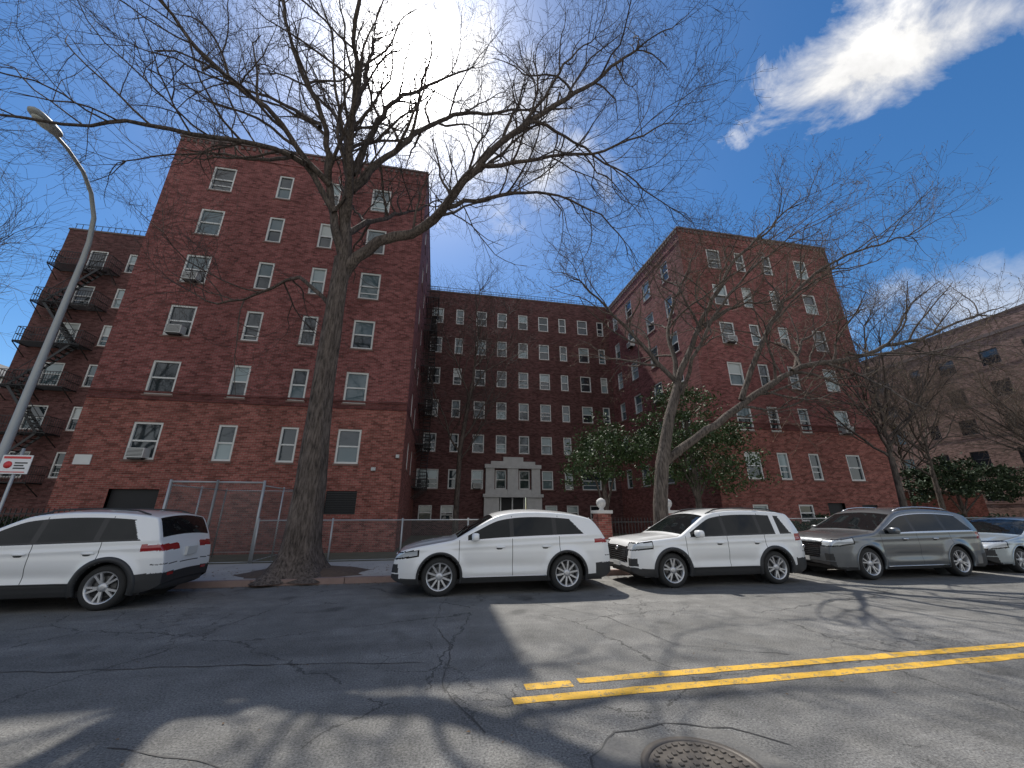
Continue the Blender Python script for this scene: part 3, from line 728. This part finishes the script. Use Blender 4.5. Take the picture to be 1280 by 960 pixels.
def car(name,px,qc,sp,paintkey):
    root=empty(name,(px,qc,0))
    M['body']=M[paintkey]
    L=sp['L'];W=sp['W'];prof=sp['prof'];R=sp['R'];wx=sp['wheels'];belt=sp['belt']
    pr=np.array(prof,float)
    for _ in range(2):
        q=[pr[0]]
        for i in range(len(pr)-1):
            q.append(pr[i]*.75+pr[i+1]*.25); q.append(pr[i]*.25+pr[i+1]*.75)
        q.append(pr[-1]); pr=np.array(q)
    sl=np.concatenate([[0],np.cumsum(np.linalg.norm(np.diff(pr,axis=0),axis=1))])
    N=int(sl[-1]/.018); ss=np.linspace(0,sl[-1],N)
    xs=np.interp(ss,sl,pr[:,0]); zs=np.interp(ss,sl,pr[:,1])
    for sx in sp['seams']:
        for e in (sx-.006,sx+.006):
            i=np.searchsorted(xs,e); zz=np.interp(e,xs,zs); xs=np.insert(xs,i,e); zs=np.insert(zs,i,zz)
    xs=np.maximum.accumulate(xs)
    n=len(xs)
    tf=np.clip(xs/.55,0,1); tr=np.clip((L-xs)/.5,0,1)
    Wx=W*(1-.25*(1-tf)**2.4)*(1-.16*(1-tr)**2.4)
    zb=.235+ .12*np.exp(-xs/.12)+.14*np.exp(-(L-xs)/.13)
    bx=np.interp(xs,[0,sp['cowl'],L],[belt-.05,belt,belt+sp.get('wedge',.07)])
    cab=np.clip((xs-sp['cowl'])/.5,0,1)*np.clip((L-xs)/.35,0,1)
    crown=.03+.03*cab
    r=np.clip((zs-zb)*.25,.02,.06)
    ze=zs-crown; top=ze-r
    lo=np.minimum(bx,top-.01)
    nL,nU,nC,nT=42,28,5,26
    def width(x,z,Wx,bxx):
        g=np.interp(z,[.2,.3,.45,.62,.8,.95],[.925,.962,.985,.998,1.0,.99])
        g=np.where(z>bxx,g-(z-bxx)*sp['tumble'],g)
        mid=np.exp(-((x-(wx[0]+wx[1])/2)/.95)**4)
        g=g+.012*np.exp(-((z-(bxx-.13))/.03)**2)-.028*np.exp(-((z-.56)/.10)**2)*mid+.008*np.exp(-((z-.40)/.04)**2)*mid
        w=Wx*g
        for a in wx:
            d=np.sqrt((x-a)**2+(z-R)**2); w=w+.036*np.exp(-((d-(R+.08))/.09)**2)*(z<bxx)
        return w
    rings=[]; part=[]
    for k in range(nL): rings.append(zb+(lo-zb)*k/nL); part.append(0)
    for k in range(nU): rings.append(lo+(top-lo)*k/nU); part.append(1)
    K=nL+nU+nC+nT+1
    Xa=np.zeros((n,K));Ya=np.zeros((n,K));Za=np.zeros((n,K))
    for k,z in enumerate(rings):
        Za[:,k]=z; Ya[:,k]=width(xs,z,Wx,bx); Xa[:,k]=xs
    wt=width(xs,top,Wx,bx)
    for k in range(nC):
        a=(k+.0)/nC*math.pi/2; Za[:,nL+nU+k]=top+r*math.sin(a); Ya[:,nL+nU+k]=wt-r*(1-math.cos(a)); Xa[:,nL+nU+k]=xs; part.append(2)
    we=wt-r
    for k in range(nT+1):
        f=k/nT; Ya[:,nL+nU+nC+k]=we*(1-f); Xa[:,nL+nU+nC+k]=xs
        zz=ze+crown*(1-(1-f)**2)
        hb=np.clip((xs-.25)/.3,0,1)*np.clip((sp['cowl']-xs)/.2,0,1)
        zz=zz+.018*hb*(1/(1+np.exp(-(.62-(1-f))/.03)))
        Za[:,nL+nU+nC+k]=zz
        if k<nT: part.append(3)
    part=np.array(part)
    V=np.concatenate([np.stack([Xa,-Ya,Za],-1),np.stack([Xa,Ya,Za],-1)[:,::-1][:,1:]],axis=1)
    K2=V.shape[1]; verts=V.reshape(-1,3)
    i,j=np.meshgrid(np.arange(n-1),np.arange(K2-1),indexing='ij')
    a=i*K2+j; quads=np.stack([a,a+K2,a+K2+1,a+1],-1).reshape(-1,4)
    cen=verts[quads].mean(1); cx,cy,cz=cen.T
    jj=j.reshape(-1); jm=np.where(jj<K-1,jj,2*(K-1)-1-jj); ii=i.reshape(-1)
    pt=part[np.clip(jm,0,K-2)]; frac=np.where(pt==1,(jm-nL)/nU,0)
    mat=np.zeros(len(quads),int); ay=np.abs(cy)
    ci={k:x for x,k in enumerate(CM)}
    hgt=(top-lo)[ii]
    cl=(cz<sp['clad'])&((pt<=1)|(cz<.5)); mat[cl]=ci['clad']
    w0,w1=sp['win']; rear=w1-(cz-belt)*sp['dslope']
    g=(pt==1)&(hgt>.07)&(cx>w0)&(cx<rear)&(frac>.07)&(frac<.88)
    mat[g]=ci['cglass']
    tr_=(pt==1)&(hgt>.05)&(cx>w0-.03)&(cx<rear+.03)&((frac<=.07)|((frac>=.88)&(frac<.92)))&~g; mat[tr_]=ci[sp.get('trim','gloss')]
    for b in sp['pillars']: mat[g&(np.abs(cx-b)<.045)]=ci['gloss']
    a0,a1=sp['ws']; mat[(pt==3)&(cx>a0)&(cx<a1)&(ay<we[ii]-.02)]=ci['cglass']
    a0,a1=sp['rg']; mat[(pt>=2)&(cx>a0)&(cx<a1)&(ay<we[ii]-.03)]=ci['cglass']
    for sx in sp['seams']:
        m=(np.abs(cx-sx)<.005)&(pt<=1)&(cz>.33)&(mat==0); mat[m]=ci['gap']
    hs=(pt==3)&(cx>.22)&(cx<sp['cowl'])&(np.abs(ay-(we[ii]-.05))<.009); mat[hs]=ci['gap']
    for fn in sp['paintfns']:
        m,k=fn(cx,cy,cz,pt,ay); mat[m]=ci[k]
    keep=np.ones(len(quads),bool)
    Ra=R+.05
    for w in wx: keep&=~(((cx-w)**2+(cz-R)**2<Ra**2)&(ay>.5)&(pt<=1))
    quads=quads[keep]; mat=mat[keep]
    me=D.meshes.new(name+"_body"); me.from_pydata(verts.tolist(),[],quads.tolist())
    for k in CM: me.materials.append(M[k])
    me.polygons.foreach_set("material_index",mat.tolist()); me.polygons.foreach_set("use_smooth",[True]*len(quads)); me.update()
    link(D.objects.new("body",me),root)
    mb=MB(CM)
    mb.box(.25,L-.25,-W*.9,W*.9,.22,.3,'dark')
    wid=lambda x,z: float(width(np.array([x]),np.array([z]),np.array([np.interp(x,xs,Wx)]),np.array([np.interp(x,xs,bx)]))[0])
    for w in wx:
        for s in (-1,1):
            mb.lathe([(Ra+.005,s*.5),(Ra+.005,s*(W-.03))],(w,0,R),'y',24,'dark',-.35,math.pi+.35)
            mb.lathe([(.001,s*.52),(Ra,s*.52)],(w,0,R),'y',24,'dark')
            na=36; aw=sp['lip']; base=len(mb.v)
            for q in range(na+1):
                t=-.30+(math.pi+.6)*q/na
                for rr,off in ((Ra-.004,-.04),(Ra-.004,.014),(Ra+aw*.5,.020),(Ra+aw,.012),(Ra+aw,-.02)):
                    x=w+rr*math.cos(t); z=R+rr*math.sin(t); mb.v.append((x,s*(wid(x,max(z,.22))+off),max(z,.2)))
            for q in range(na):
                for e in range(4):
                    mb.f.append((base+q*5+e,base+q*5+e+1,base+(q+1)*5+e+1,base+(q+1)*5+e)); mb.m.append(mb.idx[sp['lipmat']]); mb.sm.append(True)
    mb.make("underbody_and_arches",root)
    for wi,w in enumerate(wx):
        for s in (-1,1):
            wb=MB(CM); yo=s*(W-.02); c=(w,0,R); T=lambda h: yo-s*h
            rim=R*.70
            wb.lathe([(rim,T(.0)),(rim+.02,T(-.008)),(R-.04,T(-.004)),(R-.012,T(.018)),(R,T(.045)),(R,T(.19)),(R-.02,T(.225)),(rim,T(.23))],c,'y',40,'tyre')
            wb.lathe([(rim+.004,T(-.004)),(rim-.012,T(.002)),(rim-.025,T(.03)),(rim-.035,T(.16))],c,'y',40,'alloy')
            wb.lathe([(rim-.035,T(.10)),(.001,T(.10))],c,'y',32,'dark'); wb.lathe([(.17,T(.085)),(.06,T(.08)),(.001,T(.08))],c,'y',28,'brake')
            ns=sp['spokes']
            for q in range(ns):
                a0=2*math.pi*q/ns+.3+wi*.5
                for da in ((-.13,.13) if sp['double'] else (0,)):
                    r0,r1=.055,rim-.012; w0_=.018; w1_=.016 if sp['double'] else .017
                    aa=a0+da*.5; ab=a0+da*1.5
                    ta=(-math.sin(ab),math.cos(ab)); t0_=(-math.sin(aa),math.cos(aa))
                    A=(w+r0*math.cos(aa),R+r0*math.sin(aa)); B=(w+r1*math.cos(ab),R+r1*math.sin(ab))
                    pts=[]
                    for h0,h1 in ((.055,.045),(.018,.006)):
                        pts+= [(A[0]-t0_[0]*w0_,T(h0),A[1]-t0_[1]*w0_),(A[0]+t0_[0]*w0_,T(h0),A[1]+t0_[1]*w0_),(B[0]+ta[0]*w1_,T(h1),B[1]+ta[1]*w1_),(B[0]-ta[0]*w1_,T(h1),B[1]-ta[1]*w1_)]
                    wb.hexa(pts,'alloy')
            wb.lathe([(.075,T(.05)),(.07,T(.012)),(.03,T(.006)),(.001,T(.006))],c,'y',20,'alloy')
            wb.make("wheel_%d"%(wi*2+(s>0)+1),root)
    mb=MB(CM)
    bz=belt
    for s in (-1,1):
        mxx=sp['win'][0]+.12; mw=wid(mxx,bz+.03)
        mb.sup((mxx+.02,s*(mw+.13),bz+.085),(.16,.24,.16),'body' if sp['mirror']=='body' else 'gloss',.6,14,8)
        mb.sup((mxx+.075,s*(mw+.13),bz+.085),(.06,.20,.12),'cglass',.6,12,6)
        mb.box(mxx,mxx+.06,min(s*(mw-.02),s*(mw+.08)),max(s*(mw-.02),s*(mw+.08)),bz+.0,bz+.04,'clad')
        for hx in sp['handles']:
            hw=wid(hx,bz-.14); mb.sup((hx,s*(hw+.018),bz-.12),(.2,.035,.035),sp.get('handlemat','body'),.6,10,6)
            mb.sup((hx-.02,s*(hw-.002),bz-.145),(.14,.012,.05),'gap',.8,10,6)
        if sp['rails']:
            x0,x1=sp['rails']; P=[]
            for q in range(9):
                x=x0+(x1-x0)*q/8; zt=float(np.interp(x,xs,ze)); yw=float(np.interp(x,xs,we))
                P.append((x,s*(yw-.06),zt+(.055 if 0<q<8 else .005)+.005))
            mb.tube(P,[.016]*9,6,sp.get('railmat','clad'),True)
        x0,x1=wx[0]+Ra+.06,wx[1]-Ra-.06
        P=[(x0+(x1-x0)*q/8, s*(wid(x0+(x1-x0)*q/8,sp['clad'])+.006), sp['clad']) for q in range(9)]
        mb.tube(P,[.012]*9,6,sp.get('sillmat','clad'),True)
    for fn in sp['extras']: fn(mb,wid,xs,zs)
    mb.make("trim",root)
    return root

def front_fns(gr_z,gr_y,hl_z,hl_y,lo_z=(.25,.42),hx=.42):
    return [
     lambda cx,cy,cz,pt,ay:((cx<.2)&(cz>gr_z[0])&(cz<gr_z[1])&(ay<gr_y-(gr_z[1]-cz)*.2),'gloss'),
     lambda cx,cy,cz,pt,ay:((cx<.25)&(cz>lo_z[0])&(cz<lo_z[1])&(ay<.8),'clad'),
     lambda cx,cy,cz,pt,ay:((cx<hx+.03)&(cz>hl_z[0]-.025+cx*.12)&(cz<hl_z[1]+.02+cx*.12)&(ay>hl_y-.03),'gloss'),
     lambda cx,cy,cz,pt,ay:((cx<hx)&(cz>hl_z[0]+cx*.14)&(cz<hl_z[1]+cx*.12)&(ay>hl_y),'headl'),
     lambda cx,cy,cz,pt,ay:((cx<.3)&(cz>.44)&(cz<.60)&(ay>.60)&(ay<.80),'clad'),
    ]
def rear_fns(L,tz,ty,depth=.25):
    return [
     lambda cx,cy,cz,pt,ay:((cx>L-depth)&(cz>tz[0])&(cz<tz[1])&(ay>ty),'taill'),
     lambda cx,cy,cz,pt,ay:((cx>L-.4)&(cz<.56),'clad'),
     lambda cx,cy,cz,pt,ay:((cx>L-.5)&(np.abs(cz-.70)<.007)&(ay<.86),'gap'),
    ]
def extras_common(L,gz,badge=.62,cowl=1.22):
    def f(mb,wid,xs,zs):
        fx=lambda z: float(np.interp(z,zs[:60],xs[:60]))
        for z in np.arange(gz[0]+.03,gz[1]-.01,.045):
            x=fx(z); mb.box(x-.008,x+.01,-.46,.46,z-.005,z+.005,'clad')
        x=fx(badge); mb.sup((x-.01,0,badge),(.03,.15,.10),'chrome',.8,12,6)
        x=fx(.44); mb.box(x-.02,x+.0,-.16,.16,.40,.50,'plate')
        zr=.80; xr=L-.03; mb.box(xr-.02,xr+.045,-.17,.17,zr,zr+.15,'plate')
        mb.sup((L-.12,0,.34),(.2,1.5,.18),'clad',.5,14,6)
        mb.box(L-.1,L+.008,-.62,-.46,.50,.55,'taill'); mb.box(L-.1,L+.008,.46,.62,.50,.55,'taill')
        mb.bar((cowl+.06,-.5,1.14),(cowl+.30,.1,1.29),.015,'gloss')
        for s in (-1,1): mb.sup((.08,s*.66,.50),(.08,.12,.07),'headl',.7,10,6)
    return f

RAV=dict(L=4.6,W=.925,R=.36,wheels=(.93,3.62),belt=1.04,cowl=1.22,tumble=.34,
 prof=[(0,.36),(.005,.5),(.02,.70),(.04,.86),(.12,.97),(.35,1.01),(1.1,1.08),(1.22,1.10),(1.55,1.32),(1.95,1.56),(2.15,1.63),(2.6,1.69),(3.2,1.70),(3.9,1.67),(4.24,1.63),(4.31,1.59),(4.44,1.32),(4.5,1.12),(4.56,.98),(4.585,.85),(4.6,.65),(4.6,.37)],
 win=(1.46,4.2),dslope=.45,pillars=(2.38,3.35),ws=(1.26,1.97),rg=(4.31,4.47),seams=(1.32,2.4,3.42),clad=.40,lip=.075,lipmat='clad',
 spokes=5,double=True,mirror='body',handles=(2.2,3.2),rails=(2.1,4.1),
 paintfns=front_fns((.50,.84),.60,(.78,.90),.55,hx=.46)+rear_fns(4.6,(.95,1.1),.45,.33)+[lambda cx,cy,cz,pt,ay:((pt==1)&(cx>3.75)&(cx<3.87)&(cz>1.05)&(cz<1.62),'body')],
 extras=[extras_common(4.6,(.50,.84),.78)])
VEN=dict(RAV); VEN.update(L=4.70,wheels=(.96,3.65),belt=1.02,cowl=1.25,wedge=.12,R=.365,
 prof=[(0,.36),(.005,.5),(.03,.68),(.08,.80),(.2,.89),(.45,.95),(1.1,1.05),(1.25,1.08),(1.6,1.30),(2.05,1.55),(2.3,1.62),(2.7,1.665),(3.2,1.665),(3.8,1.62),(4.2,1.54),(4.33,1.49),(4.5,1.24),(4.6,1.09),(4.66,1.0),(4.68,.88),(4.70,.68),(4.70,.38)],
 win=(1.52,4.18),dslope=.95,pillars=(2.45,3.4),ws=(1.3,2.05),rg=(4.33,4.57),seams=(1.34,2.46,3.5),clad=.34,lip=.045,lipmat='clad',sillmat='chrome',
 spokes=10,double=False,trim='chrome',rails=None,
 paintfns=front_fns((.42,.66),.62,(.70,.79),.42,hx=.5)+rear_fns(4.70,(.96,1.04),.2,.4),
 extras=[extras_common(4.70,(.42,.66),.72,1.25)])
COR=dict(RAV); COR.update(L=4.34,W=.913,wheels=(.9,3.54),belt=1.03,wedge=.09,
 prof=[(0,.36),(.005,.5),(.02,.68),(.05,.82),(.14,.92),(.35,.97),(1.05,1.06),(1.2,1.09),(1.55,1.31),(1.95,1.55),(2.15,1.61),(2.6,1.655),(3.1,1.66),(3.6,1.63),(4.0,1.58),(4.06,1.54),(4.17,1.28),(4.23,1.10),(4.29,.99),(4.31,.88),(4.34,.66),(4.34,.40)],
 win=(1.44,3.95),dslope=.6,pillars=(2.32,3.25),rg=(4.05,4.20),ws=(1.24,1.97),seams=(1.3,2.34,3.35),clad=.43,lip=.085,rails=(2.1,3.85),
 paintfns=front_fns((.56,.82),.56,(.74,.87),.58)+rear_fns(4.34,(.93,1.04),.35,.36),
 extras=[extras_common(4.34,(.56,.82),.75)])
INF=dict(RAV); INF.update(L=5.0,W=.98,R=.375,wheels=(.95,3.85),belt=1.06,cowl=1.35,wedge=.05,
 prof=[(0,.36),(.005,.5),(.02,.7),(.05,.86),(.15,.97),(.4,1.03),(1.2,1.1),(1.35,1.13),(1.75,1.36),(2.2,1.6),(2.45,1.68),(3.0,1.73),(3.6,1.73),(4.3,1.68),(4.6,1.6),(4.68,1.55),(4.82,1.25),(4.9,1.08),(4.95,.98),(4.98,.88),(5.0,.66),(5.0,.38)],
 win=(1.62,4.62),dslope=.8,pillars=(2.6,3.65),ws=(1.4,2.2),rg=(4.68,4.88),seams=(1.45,2.62,3.72),clad=.30,lip=.03,lipmat='body',trim='chrome',
 spokes=5,double=True,rails=(2.4,4.4),railmat='chrome',handlemat='chrome',sillmat='chrome',
 paintfns=front_fns((.50,.86),.54,(.78,.90),.55,hx=.55)+rear_fns(5.0,(.92,1.08),.5,.36),
 extras=[extras_common(5.0,(.50,.86),.72,1.35)])
SED=dict(RAV); SED.update(L=4.7,W=.90,R=.33,wheels=(.9,3.6),belt=.93,cowl=1.3,
 prof=[(0,.34),(.005,.45),(.03,.6),(.08,.72),(.2,.8),(.45,.86),(1.15,.96),(1.3,.98),(1.7,1.2),(2.15,1.4),(2.4,1.45),(2.9,1.47),(3.3,1.43),(3.7,1.3),(4.05,1.1),(4.2,1.06),(4.5,1.03),(4.62,.98),(4.67,.85),(4.7,.65),(4.7,.38)],
 win=(1.6,3.75),dslope=1.3,pillars=(2.45,),ws=(1.34,2.15),rg=(3.35,4.03),seams=(1.4,2.46,3.4),clad=.25,lip=.02,lipmat='body',
 spokes=7,double=False,rails=None,paintfns=front_fns((.5,.66),.5,(.62,.76),.5,hx=.5)+rear_fns(4.7,(.75,.9),.5,.3),
 extras=[extras_common(4.7,(.5,.66),.6,1.3)])
def qc(sp,near=8.72): return near+sp['W']
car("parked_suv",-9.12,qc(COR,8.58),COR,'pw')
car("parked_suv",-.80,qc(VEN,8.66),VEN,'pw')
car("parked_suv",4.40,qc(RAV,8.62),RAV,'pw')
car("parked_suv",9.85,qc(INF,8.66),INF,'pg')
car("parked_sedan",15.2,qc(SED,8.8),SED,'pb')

# ------------------------------------------------------------------ sky, sun
sd=Vector((-.135,.72,1.066)).normalized()
w=D.worlds.new("World"); scene.world=w; w.use_nodes=True; nt=w.node_tree; ns=nt.nodes; ns.clear()
def wn(t,**k):
    n=ns.new(t)
    for a,b in k.items(): setattr(n,a,b)
    return n
def wl(a,b): nt.links.new(a,b)
def wm(op,a,b=0.,c=None,clamp=False):
    n=wn("ShaderNodeMath",operation=op,use_clamp=clamp)
    for s,v in zip(n.inputs,(a,b,c)):
        if v is None: continue
        if isinstance(v,(int,float)): s.default_value=v
        else: wl(v,s)
    return n.outputs[0]
sky=wn("ShaderNodeTexSky",sky_type='NISHITA'); sky.sun_disc=False; sky.sun_elevation=math.asin(sd.z); sky.sun_rotation=math.atan2(sd.x,sd.y)
sky.air_density=1.0; sky.dust_density=.3; sky.ozone_density=3.8
hs=wn("ShaderNodeHueSaturation"); hs.inputs["Saturation"].default_value=1.26; wl(sky.outputs[0],hs.inputs["Color"])
tc=wn("ShaderNodeTexCoord"); nrm=wn("ShaderNodeVectorMath",operation='NORMALIZE'); wl(tc.outputs["Generated"],nrm.inputs[0]); dirv=nrm.outputs[0]
def vdot(v,c):
    n=wn("ShaderNodeVectorMath",operation='DOT_PRODUCT'); wl(v,n.inputs[0]); n.inputs[1].default_value=c; return n.outputs["Value"]
n1=wn("ShaderNodeTexNoise"); wl(dirv,n1.inputs["Vector"]); n1.inputs["Scale"].default_value=6; n1.inputs["Detail"].default_value=8; n1.inputs["Roughness"].default_value=.62; n1.inputs["Distortion"].default_value=.5
nz_=wm('SUBTRACT',n1.outputs[0],.5)
def cloud(cen,axis,la,lb,amp=1.0,soft=.45,nk=3.2):
    cen=Vector(cen).normalized(); axis=Vector(axis); axis=(axis-cen*axis.dot(cen)).normalized(); side=cen.cross(axis)
    a=wm('DIVIDE',vdot(dirv,axis),la); b=wm('DIVIDE',vdot(dirv,side),lb)
    r=wm('SQRT',wm('ADD',wm('MULTIPLY',a,a),wm('MULTIPLY',b,b)))
    front=wm('GREATER_THAN',vdot(dirv,cen),.3)
    f=wm('ADD',wm('SUBTRACT',1,r),wm('MULTIPLY',nz_,nk))
    f=wm('DIVIDE',f,soft,clamp=True)
    f=wm('MULTIPLY',f,front); return wm('MULTIPLY',f,amp)
cA=cloud((.04,.60,.80),(.7,.1,-.4),.29,.17,.75,1.0,3.2)
cB=cloud((.66,.31,.684),(.6,-.757,-.255),.20,.085,.95,.9,3.8)
cC=cloud((.95,.33,.33),(.7,-.7,0),.3,.07,.45,.9)
# unseen bright clouds added behind the viewpoint as neutral fill light
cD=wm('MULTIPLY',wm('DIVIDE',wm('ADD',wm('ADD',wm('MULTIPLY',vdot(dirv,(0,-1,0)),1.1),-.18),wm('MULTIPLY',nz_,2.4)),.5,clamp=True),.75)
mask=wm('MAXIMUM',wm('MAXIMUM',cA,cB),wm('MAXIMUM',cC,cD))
bg1=wn("ShaderNodeBackground"); wl(hs.outputs[0],bg1.inputs[0]); bg1.inputs[1].default_value=.13
bg2=wn("ShaderNodeBackground"); bg2.inputs[0].default_value=(1,.985,.96,1)
wl(wm('ADD',.92,wm('MULTIPLY',nz_,1.4)),bg2.inputs[1])
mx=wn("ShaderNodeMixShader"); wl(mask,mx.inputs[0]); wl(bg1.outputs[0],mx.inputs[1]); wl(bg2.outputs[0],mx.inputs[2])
ds=wm('MAXIMUM',vdot(dirv,tuple(sd)),0)
gl=wm('ADD',wm('MULTIPLY',wm('POWER',ds,600),22),wm('ADD',wm('MULTIPLY',wm('POWER',ds,90),1.9),wm('MULTIPLY',wm('POWER',ds,16),.16)))
bg3=wn("ShaderNodeBackground"); bg3.inputs[0].default_value=(1,.98,.95,1); wl(gl,bg3.inputs[1])
ad=wn("ShaderNodeAddShader"); wl(mx.outputs[0],ad.inputs[0]); wl(bg3.outputs[0],ad.inputs[1])
ow=wn("ShaderNodeOutputWorld"); wl(ad.outputs[0],ow.inputs[0])
sun=D.lights.new("sun","SUN"); sun.energy=5.0; sun.angle=math.radians(.53); sun.color=(1,.955,.88)
so=link(D.objects.new("sun",sun)); so.rotation_euler=sd.to_track_quat('Z','Y').to_euler(); so.location=(0,0,50)

cam=D.cameras.new("camera"); cam.sensor_width=36; cam.lens=481/1280*36; cam.clip_end=3000; cam.clip_start=.05
co=link(D.objects.new("camera",cam)); co.location=(0,0,1.6); co.rotation_euler=(math.radians(90+18.4),0,math.radians(-10.76)); scene.camera=co
scene.view_settings.view_transform='Standard'; scene.view_settings.look='None'; scene.view_settings.exposure=0
